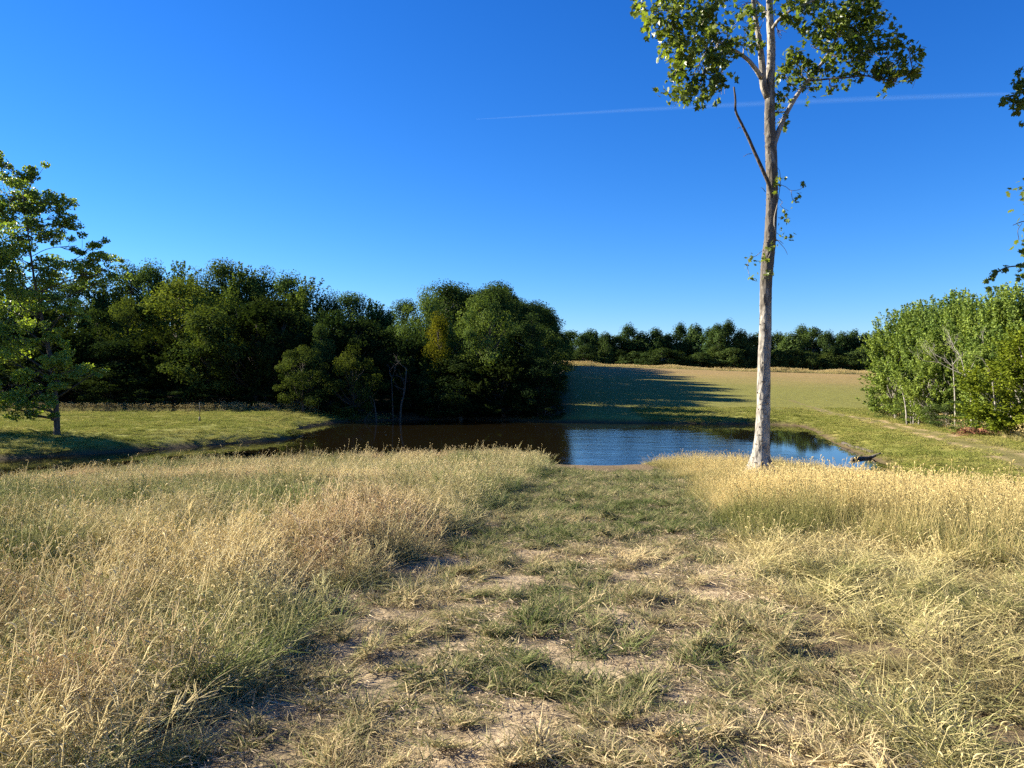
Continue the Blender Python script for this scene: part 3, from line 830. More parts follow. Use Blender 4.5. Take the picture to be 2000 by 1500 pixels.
# leaf clusters: (px, py, radius px x, radius py y, depth centre, leaves)
clu = [
    (1275, 25, 28, 32, -1.2, 120), (1310, 15, 32, 30, -1.2, 150), (1300, 60, 30, 28, -1.2, 130), (1345, 25, 34, 34, -1.1, 150), (1340, 75, 34, 26, -1.1, 150), (1385, 30, 26, 28, -1.0, 90),
    (1385, 70, 32, 26, -1.0, 130), (1325, 110, 28, 26, -1.2, 130), (1365, 115, 34, 24, -1.1, 140), (1405, 110, 30, 26, -.9, 120), (1420, 65, 24, 24, -.8, 80), (1318, 148, 22, 22, -1.2, 90), (1350, 155, 26, 22, -1.2, 100), (1330, 188, 18, 16, -1.2, 60),
    (1358, 185, 16, 18, -1.2, 50), (1395, 160, 22, 22, -1.1, 70), (1398, 180, 12, 8, -1.1, 22), (1412, 135, 20, 14, -1.0, 50), (1405, 8, 26, 14, .8, 50), (1440, 18, 18, 14, .6, 30),
    (1460, 40, 14, 22, -.3, 40), (1455, 75, 16, 18, -.4, 40), (1475, 88, 10, 14, -.3, 24), (1468, 12, 14, 12, .2, 30), (1488, 50, 10, 16, -.4, 22), (1430, 95, 12, 12, -.7, 30),
    (1527, 70, 12, 16, .2, 0), (1540, 20, 22, 20, -.5, 70), (1570, 20, 28, 22, -.8, 120), (1545, 110, 16, 20, .2, 60), (1530, 150, 13, 28, .2, 60), (1552, 145, 20, 20, .2, 60), (1575, 125, 14, 12, .2, 26), (1527, 190, 13, 14, .1, 36), (1522, 213, 12, 8, .1, 20), (1523, 237, 10, 12, .1, 20),
    (1590, 150, 30, 16, .3, 90), (1612, 142, 18, 18, .3, 50), (1590, 180, 12, 10, .3, 14), (1624, 172, 10, 12, .2, 16), (1585, 75, 16, 18, .2, 50), (1600, 40, 32, 34, 0, 190), (1640, 30, 34, 34, .2, 220), (1680, 20, 32, 32, .2, 200), (1640, 75, 36, 28, .3, 200), (1685, 60, 34, 32, .2, 210), (1715, 50, 20, 24, 0, 90),
    (1665, 105, 30, 22, .1, 130), (1705, 95, 30, 22, 0, 130), (1735, 100, 24, 18, -.2, 90), (1670, 135, 22, 14, -.1, 60), (1705, 138, 26, 16, -.3, 90), (1738, 135, 24, 18, -.4, 90), (1765, 125, 22, 20, -.5, 90), (1776, 95, 14, 14, -.5, 36), (1782, 145, 14, 16, -.5, 46), (1752, 155, 16, 8, -.4, 30), (1690, 5, 14, 20, 0, 60), (1722, 10, 8, 14, 0, 0),
]
rng = np.random.default_rng(17)
cen, tone_l = [], []
for px, py, rx, ry, dep, nl in clu:
    if nl == 0: continue
    nl = int(nl * 1.0)
    u = rng.standard_normal((nl, 3)); u /= np.linalg.norm(u, axis=1)[:, None]; u *= rng.random((nl, 1)) ** 0.4
    c0 = T3(px, py, dep * 1.2)
    sub = c0 + rng.standard_normal((max(2, nl // 8), 3)) * np.array([rx * S, max(rx * S, 0.35), ry * S]) * 0.68
    cen.append(sub[rng.integers(0, len(sub), nl)] + u * 0.15)
    sun_lift = 0.22 if (px < 1440 and py < 130) else -0.05  # leaf tone raised on the left crown to imitate sun falling there
    tone_l.append(np.clip(0.45 + sun_lift + 0.18 * rng.standard_normal() + 0.2 * rng.standard_normal(nl), 0, 1))
# the crown above the frame
for k in range(60):
    a = rng.random() * 6.283; h = rng.random(); R_ = 2.6 * math.sin(math.pi * min(1, 0.25 + 0.75 * h)) ** 0.6 * rng.random() ** 0.4
    c0 = T3(1500, -40 - 330 * h) + np.array([R_ * math.cos(a), R_ * math.sin(a), 0])
    nl = 45
    u = rng.standard_normal((nl, 3)); u /= np.linalg.norm(u, axis=1)[:, None]; u *= rng.random((nl, 1)) ** 0.4
    cen.append(c0 + u * np.array([.55, .55, .4])); tone_l.append(np.clip(0.5 + 0.2 * rng.standard_normal(nl), 0, 1))
cen = np.vstack(cen); tone_l = np.concatenate(tone_l)
v, t, k = lobed_leaves(rng, cen, 0.132)
crown_o = obj('crown', make_mesh('tall_crown', v, t, fattr={'tone': np.repeat(tone_l, k)}), M['leaf_main'], tall_tree)
# twigs inside the leaf clusters
g = Geo()
lp = np.vstack([c_[4:] for c_ in L])
for px, py, rx, ry, dep, nl in clu:
    c0 = T3(px, py, dep * 1.2)
    j = np.argmin(np.linalg.norm(lp - c0, axis=1) + 0.4 * np.maximum(0, lp[:, 2] - c0[2]))
    mid = 0.5 * (lp[j] + c0) + rng.standard_normal(3) * 0.06
    g.tube(curve([lp[j], mid, c0], 6), np.linspace(0.014, 0.006, 6), 4, cap=False)
    for _ in range(4):
        e = c0 + rng.standard_normal(3) * np.array([rx, rx, ry]) * S * 0.6
        g.tube(curve([mid, 0.5 * (mid + e) + rng.standard_normal(3) * 0.04, e], 4), np.linspace(0.008, 0.004, 4), 3, cap=False)
obj('twigs', g.mesh('tall_twigs'), M['bark_grey'], crown_o)['kind'] = 'stuff'
# loose bark flakes on the trunk
g = Geo(); rng = np.random.default_rng(23)
for k in range(330):
    t_ = rng.random() ** 0.8 * 0.78 + 0.02
    i = int(t_ * 149); th = rng.random() * 6.283
    c0 = cp[i]; r_ = rad[i]
    o_ = np.array([math.cos(th), math.sin(th), 0.0]); w_ = np.array([-math.sin(th), math.cos(th), 0.0])
    hh = rng.uniform(0.02, 0.075); ww = rng.uniform(0.012, 0.035); lift = rng.uniform(0.004, 0.035)
    b0 = c0 + o_ * r_ * 0.98
    g.add([b0 - w_ * ww, b0 + w_ * ww, b0 + w_ * ww * 0.8 + np.array([0, 0, hh * 0.6]) + o_ * lift * 0.5, b0 + np.array([0, 0, hh]) + o_ * lift, b0 - w_ * ww * 0.8 + np.array([0, 0, hh * 0.6]) + o_ * lift * 0.4], [(0, 1, 2), (0, 2, 4), (4, 2, 3)])
obj('bark_flakes', g.mesh('bark_flakes'), M['dead_wood'], trunk_o)['kind'] = 'stuff'
# climbing vine with a few leaf sprigs on the trunk
g = Geo()
for pts in ([(1510, 480, -.12), (1500, 505, -.16), (1488, 520, -.16)], [(1516, 470, -.1), (1512, 430, -.16), (1518, 400, -.16), (1524, 360, -.1), (1523, 335, -.1), (1519, 328, -.05)], [(1488, 490, -.15), (1476, 500, -.25), (1465, 504, -.3), (1460, 520, -.3), (1464, 540, -.3)],
            [(1522, 360, -.1), (1535, 365, -.2), (1545, 372, -.25), (1562, 370, -.3), (1570, 362, -.3)], [(1545, 372, -.25), (1548, 390, -.25), (1553, 393, -.25)], [(1519, 385, -.1), (1528, 395, -.2), (1524, 402, -.2), (1540, 412, -.2)], [(1517, 455, -.1), (1530, 463, -.2), (1545, 465, -.25)], [(1517, 468, -.1), (1532, 485, -.2), (1538, 497, -.2)], [(1520, 425, -.1), (1530, 428, -.15)], [(1516, 470, -.1), (1522, 470, -.2), (1530, 476, -.2)]):
    g.tube(curve([T3(a, b_, o_) for a, b_, o_ in pts], 14), np.linspace(0.014 if pts[0][0] in (1516, 1510) else 0.007, 0.005, 14), 5)
vine_o = obj('vine', g.mesh('vine', True), M['bark_grey'], tall_tree)
cen = []
for px, py, rx, nl in ((1569, 362, 7, 9), (1564, 378, 5, 4), (1552, 393, 7, 7), (1533, 428, 9, 10), (1536, 414, 6, 4), (1546, 462, 8, 12), (1528, 455, 6, 6), (1464, 504, 6, 6), (1476, 516, 6, 4), (1458, 522, 5, 3), (1470, 545, 6, 6), (1506, 485, 9, 14), (1500, 535, 9, 12), (1494, 505, 8, 8), (1524, 345, 8, 8), (1516, 358, 6, 6), (1518, 372, 6, 4)):
    c0 = T3(px, py, -0.24)
    cen.append(c0 + rng.standard_normal((nl, 3)) * rx * S * 0.6)
cen = np.vstack(cen)
v, t, k = lobed_leaves(rng, cen, 0.10)
obj('vine_leaves', make_mesh('vine_leaves', v, t, fattr={'tone': np.repeat(np.clip(0.6 + 0.2 * rng.standard_normal(len(cen)), 0, 1), k)}), M['leaf_main'], vine_o)

# ---- leafy tree on the left bank and its neighbour outside the frame
def bank_tree(name, px_base, D, top, clusters, label, seed, extra, lean=0.0, size=0.165):
    rng = np.random.default_rng(seed)
    x0 = (px_base - 1000) / FPX * D
    r0 = np.array([x0, D, gz_at(x0, D)])
    root = empty(name, tuple(r0)); tag(root, label, 'tree')
    s = D / FPX
    def Q(px, py, off=0.0): return P(px, py, D + off) - r0
    topz = Q(px_base, top)[2]
    g = Geo()
    tp = curve([(0, 0, -0.3), (0.02, 0, 1.0), (lean * 0.2, 0.1, topz * 0.3), (lean * 0.6, -0.1, topz * 0.6), (lean, 0, topz * 0.97)], 30)
    rr = np.interp(np.linspace(0, 1, 30), [0, 0.03, 0.08, 0.5, 1], [0.30, 0.22, 0.185, 0.11, 0.02])
    g.tube(tp, rr, 12, rng, 0.04)
    obj('trunk', g.mesh(name + '_trunk', True), M['bark_dark'], root)
    g = Geo(); V, T, TO = [], [], []; nn = 0
    for (px, py, rx, ry, off, nl) in clusters:
        c0 = Q(px, py, off)
        hd = math.hypot(c0[0], c0[1])
        zs = min(max(0.8, c0[2] - 0.55 * hd), topz * 0.9)
        i = int(np.argmin(np.abs(tp[:, 2] - zs)))
        mid = 0.5 * (tp[i] + c0) + rng.standard_normal(3) * 0.25
        br = curve([tp[i], mid, c0], 8)
        g.tube(br, np.linspace(max(0.02, rr[i] * 0.45), 0.015, 8), 5, cap=False)
        for sub in range(5):
            cs = c0 + rng.standard_normal(3) * np.array([rx, max(rx, 18), ry]) * s * 0.75
            g.tube(curve([br[5], 0.5 * (br[5] + cs) + rng.standard_normal(3) * .1, cs], 4), np.linspace(0.018, 0.008, 4), 3, cap=False)
            n_ = max(20, int(nl * 1.05))
            u = rng.standard_normal((n_, 3)); u /= np.linalg.norm(u, axis=1)[:, None]; u2 = u * rng.random((n_, 1)) ** 0.45
            cen = cs + u2 * np.array([rx, max(rx, 18), ry]) * s * 0.55
            v, t = leaves(rng, cen, 0.55 * u + np.array([0, 0, 0.3]), size)
            V.append(v); T.append(t + nn); nn += len(v)
            TO.append(np.repeat(np.clip(0.5 + 0.2 * rng.standard_normal() + 0.2 * rng.standard_normal(n_), 0, 1), 2))
    obj('limbs', g.mesh(name + '_limbs', True), M['bark_dark'], root)
    c = obj('crown', make_mesh(name + '_crown', np.vstack(V), np.vstack(T), fattr={'tone': np.concatenate(TO)}), M['leaf_main'], root)
    c.color = (*extra, 1)
    return root
rb = random.Random(4)
cl = [(12, 310, 14, 14, 0, 60), (8, 340, 24, 20, .5, 130), (40, 345, 18, 14, 0, 70), (70, 340, 16, 14, -.4, 60), (30, 375, 34, 22, 0, 170), (75, 375, 28, 18, .5, 110), (100, 390, 26, 20, 0, 120), (125, 395, 14, 12, .3, 40), (60, 410, 36, 20, 0, 170), (118, 420, 20, 14, 0, 60), (20, 425, 34, 24, 0.6, 170), (85, 440, 36, 18, -.4, 150), (125, 440, 14, 10, 0, 30),
      (40, 465, 40, 22, 0, 170), (95, 465, 22, 14, .5, 70), (10, 480, 36, 24, -.5, 150), (150, 480, 16, 12, .3, 50), (185, 478, 18, 14, 0, 60), (200, 500, 16, 12, .3, 40), (160, 505, 30, 16, 0, 110), (215, 525, 14, 8, .3, 20), (190, 525, 24, 14, 0, 80), (60, 510, 44, 22, .3, 180), (120, 525, 36, 20, -.3, 140), (15, 530, 36, 26, 0, 160), (90, 555, 40, 20, .4, 150), (150, 550, 32, 18, .3, 120), (200, 545, 26, 14, 0, 70), (35, 570, 38, 24, -.6, 150), (110, 585, 34, 16, -.6, 120), (140, 600, 24, 12, -.6, 80), (155, 620, 12, 10, -.6, 30),
      (60, 610, 40, 22, -.4, 150), (10, 620, 36, 26, -.5, 160), (90, 645, 20, 14, -.8, 60), (40, 660, 40, 24, -.8, 170), (90, 690, 26, 16, -.5, 80), (15, 700, 36, 26, -.9, 170), (60, 715, 36, 18, -1, 150), (110, 715, 30, 14, -1, 90), (150, 722, 22, 12, -1, 60), (185, 728, 16, 8, -1, 34), (100, 740, 26, 14, -1, 70), (20, 750, 36, 24, -1.2, 170), (60, 770, 30, 16, -1.2, 90), (15, 795, 30, 18, -1.3, 110), (85, 790, 22, 12, -1.3, 54), (100, 805, 14, 9, -1.3, 26), (40, 805, 22, 10, -1.2, 40), (-30, 360, 40, 40, .5, 200), (-40, 450, 50, 40, 0, 220), (-40, 540, 50, 40, 0, 220), (-40, 640, 50, 40, 0, 220), (-40, 730, 50, 40, -.5, 200), (-70, 400, 40, 40, -1, 150), (-90, 520, 40, 40, 1, 150), (10, 520, 40, 40, 2, 150), (60, 440, 40, 40, 2.0, 150)]
bank_tree('leafy_tree', 110, 43.5, 360, cl, 'large leafy green tree with dark trunk on the left bank', 41, (1.35, 1.42, 1.4), lean=-1.9)  # leaf tint lifted to imitate haze and glare over the crown
cl2 = []
for k in range(46):
    a = rb.random() * 6.283; h = rb.random(); R_ = 110 * math.sin(math.pi * min(1, 0.2 + 0.72 * h)) ** 0.6 * rb.random() ** 0.4
    cl2.append((-230 + R_ * math.cos(a), 790 - 450 * h, 40, 28, R_ * math.sin(a) * 0.03, 110))
bank_tree('leafy_tree', -230, 46.0, 380, cl2, 'leafy tree left of the bank tree, just outside the picture', 43, (1.0, 1.05, 0.9), lean=0.4)

# ---- tree overhanging from the right edge
OD = 17.0
ox = (2180 - 1000) / FPX * OD
oroot = np.array([ox, OD, gz_at(ox, OD)])
over = empty('overhanging_tree', tuple(oroot)); tag(over, 'tree beyond the right edge whose leafy branches reach into the picture', 'tree')
def O3(px, py, off=0.0): return P(px, py, OD + off) - oroot
rng = np.random.default_rng(61)
g = Geo()
ot = curve([(0, 0, -0.3), (0.03, 0, 1.5), (-0.1, 0, 5), (0.05, 0.1, 9), (-0.1, 0, 13)], 40)
orad = np.interp(np.linspace(0, 1, 40), [0, 0.05, 0.5, 1], [0.26, 0.2, 0.14, 0.03])
g.tube(ot, orad, 14, rng, 0.03)
obj('trunk', g.mesh('over_trunk', True), M['bark_pale'], over)
g = Geo(); cen = []
def obranch(pts, w, lv):
    c_ = curve([O3(*p_) for p_ in pts], 16)
    g.tube(c_, np.linspace(w, 0.006, 16), 5)
    for px, py, rr_, nl in lv:
        c0 = O3(px, py, pts[-1][2]); cen.append(c0 + np.clip(rng.standard_normal((nl, 3)), -1.4, 1.4) * rr_ * OD / FPX * 0.55)
obranch([(2172, 330, 0), (2120, 250, 0), (2060, 200, -.2), (2000, 180, -.3), (1965, 195, -.3)], 0.05, [(1996, 140, 8, 14), (1990, 165, 14, 26), (1975, 195, 14, 30), (1995, 200, 14, 34), (1960, 198, 8, 8), (1985, 215, 8, 10), (2010, 180, 24, 80), (2040, 160, 40, 120), (2060, 220, 36, 90), (1999, 242, 6, 8)])
obranch([(2175, 480, 0), (2110, 450, -.2), (2040, 430, -.4), (2000, 432, -.4), (1978, 440, -.4)], 0.03, [(2050, 415, 8, 6)])
obranch([(1996, 436, -.4), (1988, 450, -.4), (1990, 468, -.4)], 0.006, [])
obranch([(2170, 600, 0), (2110, 530, -.3), (2050, 505, -.5), (2000, 518, -.5), (1965, 522, -.5), (1945, 535, -.5), (1932, 548, -.5)], 0.03, [(1990, 520, 12, 9), (1998, 535, 12, 10), (2000, 490, 8, 10), (1965, 525, 8, 8), (1945, 530, 8, 12), (1938, 540, 7, 10), (1926, 548, 4, 3), (1930, 565, 5, 5), (2030, 520, 24, 20)])
for k in range(46):
    a = rng.random() * 6.283; h = rng.random(); R_ = 2.2 * rng.random() ** 0.4
    c0 = np.array([0.3 + R_ * math.cos(a), R_ * math.sin(a), 5 + 8.5 * h])
    c0[0] = max(c0[0], -0.9)
    g.tube(curve([ot[int(np.clip((c0[2] - 1.0) / 13.3 * 39, 0, 39))], c0 * np.array([.5, .5, 1]) - np.array([0, 0, .3]), c0], 6), np.linspace(0.03, 0.008, 6), 4, cap=False)
    cen.append(c0 + np.clip(rng.standard_normal((55, 3)), -1.6, 1.6) * np.array([.32, .32, .25]))
cen = np.vstack(cen)
obj('branches', g.mesh('over_branches', True), M['bark_dark'], over)
v, t, k = lobed_leaves(rng, cen, 0.128)
obj('crown', make_mesh('over_crown', v, t, fattr={'tone': np.repeat(np.clip(0.55 + 0.22 * rng.standard_normal(len(cen)), 0, 1), k)}), M['leaf_main'], over)

# ------------------------------------------------------------------ small things
# post on the left lawn
PD = 55.0; x = (390 - 1000) / FPX * PD
post = empty('marker_post', (x, PD, gz_at(x, PD))); tag(post, 'thin dark post standing on the left lawn', 'post')
pm, n, l = newmat('dark steel'); out = n.new('ShaderNodeOutputMaterial'); b = n.new('ShaderNodeBsdfPrincipled'); nn_ = noise(n, l, 30); rr_ = ramp(n, [(0.3, (0.012, 0.011, 0.010)), (0.7, (0.05, 0.035, 0.025))])
l.new(nn_.outputs['Fac'], rr_.inputs[0]); l.new(rr_.outputs[0], b.inputs['Base Color']); b.inputs['Roughness'].default_value = 0.7; l.new(b.outputs[0], out.inputs[0])
g = Geo(); g.tube([(0, 0, -0.2), (0, 0, 0.2), (0.005, 0, 0.42), (0.005, 0, 0.43)], [0.06, 0.058, 0.055, 0.04], 8); obj('sleeve', g.mesh('sleeve'), pm, post)
g = Geo(); g.tube([(0.005, 0, 0.42), (0.01, 0, 0.9), (0.0, 0, 1.45)], [0.024, 0.022, 0.02], 6); obj('rod', g.mesh('rod'), pm, post)

# fallen logs at the right shore
def log_obj(name, pts, r, label, mat='bark_dark', fork=None):
    pts = np.array(pts, float)
    for p_ in pts: p_[2] = max(gz_at(p_[0], p_[1]), W) + 0.5 * r      # lying on the bank and half sunk in the water
    o0 = pts[0].copy()
    root = empty(name, tuple(o0)); tag(root, label, 'log')
    g = Geo(); c_ = curve(pts - o0, 16); g.tube(c_, np.linspace(r, r * 0.6, 16), 9, np.random.default_rng(5), 0.05)
    obj('stem', g.mesh('stem', True), M[mat], root)
    if fork is not None:
        g = Geo(); g.tube(curve([c_[8], c_[8] + 0.5 * np.array(fork), np.array(fork) + c_[8] + np.array([0, 0, .05])], 8), np.linspace(r * 0.5, r * 0.25, 8), 6); obj('branch_stub', g.mesh('branch_stub', True), M[mat], root)
    return root
D1 = 47.0
log_obj('fallen_log', [P(1646, 866, 45.5), P(1672, 874, 42.5), P(1706, 886, 39.0)], 0.11, 'dark straight log slanting from the right bank into the pond', 'bark_dark')
log_obj('fallen_log', [P(1664, 899, 37.2), P(1678, 893, 37.8), P(1698, 891, 38.1), P(1720, 892, 38.2)], 0.10, 'bent paler log half in the water beside the straight dark log', 'dead_wood')

# dead snags standing at the dark far shore
def snag(px, D, pts, r, label, seed, tw=3):
    x = (px - 1000) / FPX * D; z = max(gz_at(x, D), W - 0.3)
    root = empty('dead_snag', (x, D, z)); tag(root, label, 'dead tree')
    r0 = np.array([x, D, z]); rng = np.random.default_rng(seed)
    c_ = curve([P(a, b_, D) - r0 for a, b_ in pts], 14)
    g = Geo(); g.tube(c_, np.linspace(r, r * 0.4, 14), 7, rng, 0.04); obj('trunk', g.mesh('snag', True), M['bark_dark'], root)  # pale snags given dark bark in place of the shore's shade
    g = Geo()
    for k in range(tw):
        bare_branches(g, rng, c_[13 - 2 * k], np.array([rng.normal(), rng.normal() * 0.4, 0.7]), 1.1, 0.035, 2, 0.1, 0.6, 4)
    obj('branches', g.mesh('snag_branches', True), M['bark_dark'], root)
snag(782, 71, [(781, 832), (784, 790), (790, 765), (794, 720)], 0.11, 'dead tree with broken twigs in the dark far shore', 71, 4)
snag(735, 71, [(736, 830), (733, 800), (730, 782)], 0.11, 'short broken stump at the dark far shore', 72, 1)
snag(712, 70.5, [(706, 832), (718, 812), (732, 796)], 0.07, 'thin dead branch leaning against the short broken stump', 73, 1)
snag(768, 72, [(768, 830), (766, 770), (764, 735)], 0.07, 'thin dead stem left of the dead tree with broken twigs', 74, 2)
# trunks in the shade of the wood
for px, D, lean, lab in ((428, 76.5, -0.7, 'leaning bare trunk in the shade of the wood'), (463, 77, 0.0, 'upright bare trunk in the shade of the wood')):
    x = (px - 1000) / FPX * D
    root = empty('tree_stem', (x, D, gz_at(x, D))); tag(root, lab, 'tree stem')
    g = Geo(); c_ = curve([(0, 0, -0.2), (lean * 0.4, 0, 1.6), (lean, 0, 4.5)], 12); g.tube(c_, np.linspace(0.16, 0.11, 12), 8, np.random.default_rng(2), 0.03); obj('trunk', g.mesh('shade_trunk', True), M['bark_dark'], root)  # pale trunks given dark bark, so the colour carries the shade
    g = Geo(); bare_branches(g, np.random.default_rng(8), c_[-1], np.array([lean * 0.3, 0, 1.0]), 1.8, 0.08, 2); obj('branches', g.mesh('shade_branches', True), M['bark_dark'], root)
# small shrub at the tip of the lawn
o = tree_px(573, 838, 51.5, 46, 'shrub1', (1.5, 1.1, 0.9), 'shore_shrub'); tag(o, 'small ragged shrub at the tip of the left lawn by the water', 'shrub')
# brush pile of red-brown cut branches
BD = 45.5; x = (1926 - 1000) / FPX * BD
root = empty('brush_pile', (x, BD, gz_at(x, BD))); tag(root, 'low pile of reddish-brown dead branches before the right thicket', 'brush pile')
rm, n, l = newmat('red brown dead leaves and twigs'); out = n.new('ShaderNodeOutputMaterial'); b = n.new('ShaderNodeBsdfPrincipled'); nn_ = noise(n, l, 14); rr_ = ramp(n, [(0.3, (0.10, 0.038, 0.018)), (0.7, (0.30, 0.125, 0.062))])
l.new(nn_.outputs['Fac'], rr_.inputs[0]); l.new(rr_.outputs[0], b.inputs['Base Color']); b.inputs['Roughness'].default_value = 0.85; l.new(b.outputs[0], out.inputs[0])
rng = np.random.default_rng(14); g = Geo()
for k in range(70):
    a = rng.uniform(-1.7, 1.7); c0 = np.array([a, rng.normal() * 0.4, 0.05 + rng.random() * 0.4 * (1 - abs(a) / 1.9)])
    d = np.array([rng.normal(), rng.normal() * 0.5, rng.normal() * 0.25]); d /= np.linalg.norm(d)
    g.tube([c0 - d * 0.5, c0 + rng.standard_normal(3) * 0.04, c0 + d * 0.5], [0.02, 0.016, 0.008], 4)
obj('branches', g.mesh('brush_branches'), rm, root)
c0 = np.c_[rng.uniform(-1.6, 1.6, 500), rng.normal(size=500) * 0.4, rng.random(500) * 0.42]
v, t = leaves(rng, c0, np.array([0, 0, 0.4]), 0.13); obj('dry_leaves', make_mesh('dry_leaves', v, t), rm, root)
# rocks in the shade behind the lawn
stm, n, l = newmat('grey stone'); out = n.new('ShaderNodeOutputMaterial'); b = n.new('ShaderNodeBsdfPrincipled'); nn_ = noise(n, l, 5); rr_ = ramp(n, [(0.3, (0.10, 0.095, 0.085)), (0.7, (0.20, 0.19, 0.17))])
l.new(nn_.outputs['Fac'], rr_.inputs[0]); l.new(rr_.outputs[0], b.inputs['Base Color']); b.inputs['Roughness'].default_value = 0.9; l.new(b.outputs[0], out.inputs[0])
import bmesh
for i, (px, wd, lab) in enumerate(((502, 0.5, 'small grey rock in the shade behind the left lawn'), (525, 0.75, 'larger grey rock in the shade behind the left lawn'))):
    D = 73.0; x = (px - 1000) / FPX * D
    bm = bmesh.new(); bmesh.ops.create_icosphere(bm, subdivisions=3, radius=1.0)
    rng = np.random.default_rng(i)
    for v_ in bm.verts:
        f = 0.8 + 0.4 * float(fbm(np.array([v_.co.x * 1.3 + i * 4]), np.array([v_.co.y * 1.3 + v_.co.z]), 0.8, 91)[0]); v_.co = Vector((v_.co.x * f * wd, v_.co.y * f * wd * 0.7, v_.co.z * f * wd * 0.55))
    me = bpy.data.meshes.new('rock'); bm.to_mesh(me); bm.free()
    o = obj('rock', me, stm); o.location = (x, D, gz_at(x, D) + 0.15); tag(o, lab, 'rock')

# vapour trail high in the sky
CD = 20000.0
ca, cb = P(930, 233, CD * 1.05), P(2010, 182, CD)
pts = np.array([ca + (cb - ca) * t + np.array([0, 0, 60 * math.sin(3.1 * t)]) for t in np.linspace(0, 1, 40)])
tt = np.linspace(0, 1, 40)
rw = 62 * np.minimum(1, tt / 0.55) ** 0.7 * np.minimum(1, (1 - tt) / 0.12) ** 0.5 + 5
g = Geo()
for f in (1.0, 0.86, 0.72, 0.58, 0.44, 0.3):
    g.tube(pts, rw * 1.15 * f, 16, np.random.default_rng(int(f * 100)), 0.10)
cmt, n, l = newmat('hazed ice cloud'); out = n.new('ShaderNodeOutputMaterial')
df = n.new('ShaderNodeBsdfDiffuse'); df.inputs['Color'].default_value = (0.62, 0.85, 0.97, 1); tl = n.new('ShaderNodeBsdfTranslucent'); tl.inputs['Color'].default_value = (0.62, 0.85, 0.97, 1)  # blue haze of the air in between mixed into the trail's white
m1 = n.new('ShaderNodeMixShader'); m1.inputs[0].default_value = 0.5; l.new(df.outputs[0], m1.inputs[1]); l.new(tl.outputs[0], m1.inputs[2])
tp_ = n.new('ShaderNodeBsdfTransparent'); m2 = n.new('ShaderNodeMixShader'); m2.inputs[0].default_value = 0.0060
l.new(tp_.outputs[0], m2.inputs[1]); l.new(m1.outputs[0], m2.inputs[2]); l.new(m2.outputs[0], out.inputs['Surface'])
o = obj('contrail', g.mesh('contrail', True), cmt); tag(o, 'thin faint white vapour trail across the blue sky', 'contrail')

# ------------------------------------------------------------------ grass (uncountable: one object per kind)
def strips(rng, base, dirs, length, width, bend, seg=3, face=None):
    """tapering blades: base (N,3), unit dirs (N,3), bend = how far the tip falls over"""
    N = len(base)
    side = np.cross(dirs, rng.standard_normal((N, 3))); side /= np.linalg.norm(side, axis=1)[:, None] + 1e-9
    hd = np.c_[dirs[:, :2], np.zeros(N)] + 0.35 * np.c_[rng.standard_normal((N, 2)), np.zeros(N)]
    hd /= np.linalg.norm(hd, axis=1)[:, None] + 1e-9
    V = []
    for k in range(seg + 1):
        t = k / seg
        c_ = base + dirs * (length * t)[:, None] + hd * (length * bend * t * t)[:, None] - np.array([0, 0, 1.0]) * (length * bend * 0.55 * t ** 3)[:, None]
        w = width * (1 - t ** 1.6) * 0.5
        if k < seg:
            V.append(c_ - side * w[:, None]); V.append(c_ + side * w[:, None])
        else:
            V.append(c_)
    m = 2 * seg + 1
    V = np.stack(V, 1).reshape(-1, 3)
    loc = []
    for k in range(seg - 1):
        loc += [(2 * k, 2 * k + 1, 2 * k + 3), (2 * k, 2 * k + 3, 2 * k + 2)]
    loc += [(2 * seg - 2, 2 * seg - 1, 2 * seg)]
    loc = np.array(loc)
    T = (np.arange(N)[:, None, None] * m + loc[None]).reshape(-1, 3)
    return V, T, len(loc)

def unit(v): return v / (np.linalg.norm(v, axis=1)[:, None] + 1e-9)

def patch(seed, K, spread, **kw):
    """K tufts, each turned and placed, in one sod"""
    rng = np.random.default_rng(seed + 5000)
    G = Geo()
    for k in range(K):
        t = tuft(seed * 31 + k, **kw)
        a = rng.random() * 6.283; r_ = spread * rng.random() ** 0.5; ro = rng.random() * 6.283; sc = 0.8 + 0.45 * rng.random()
        v = np.vstack(t.v); c, s_ = math.cos(ro), math.sin(ro)
        v = np.c_[v[:, 0] * c - v[:, 1] * s_, v[:, 0] * s_ + v[:, 1] * c, v[:, 2]] * np.array([1, 1, sc]) + np.array([r_ * math.cos(a), r_ * math.sin(a), 0])
        n0 = G.n; sh = 0.16 * rng.standard_normal()
        G.v.append(v); G.n += len(v)
        for x_ in t.t: G.t.append(x_ + n0)
        for x_ in t.q: G.q.append(x_ + n0)
        G.ta += [x_ + sh for x_ in t.ta]; G.qa += [x_ + 0.4 * sh for x_ in t.qa]
    return G.mesh('sod', attr='tone')

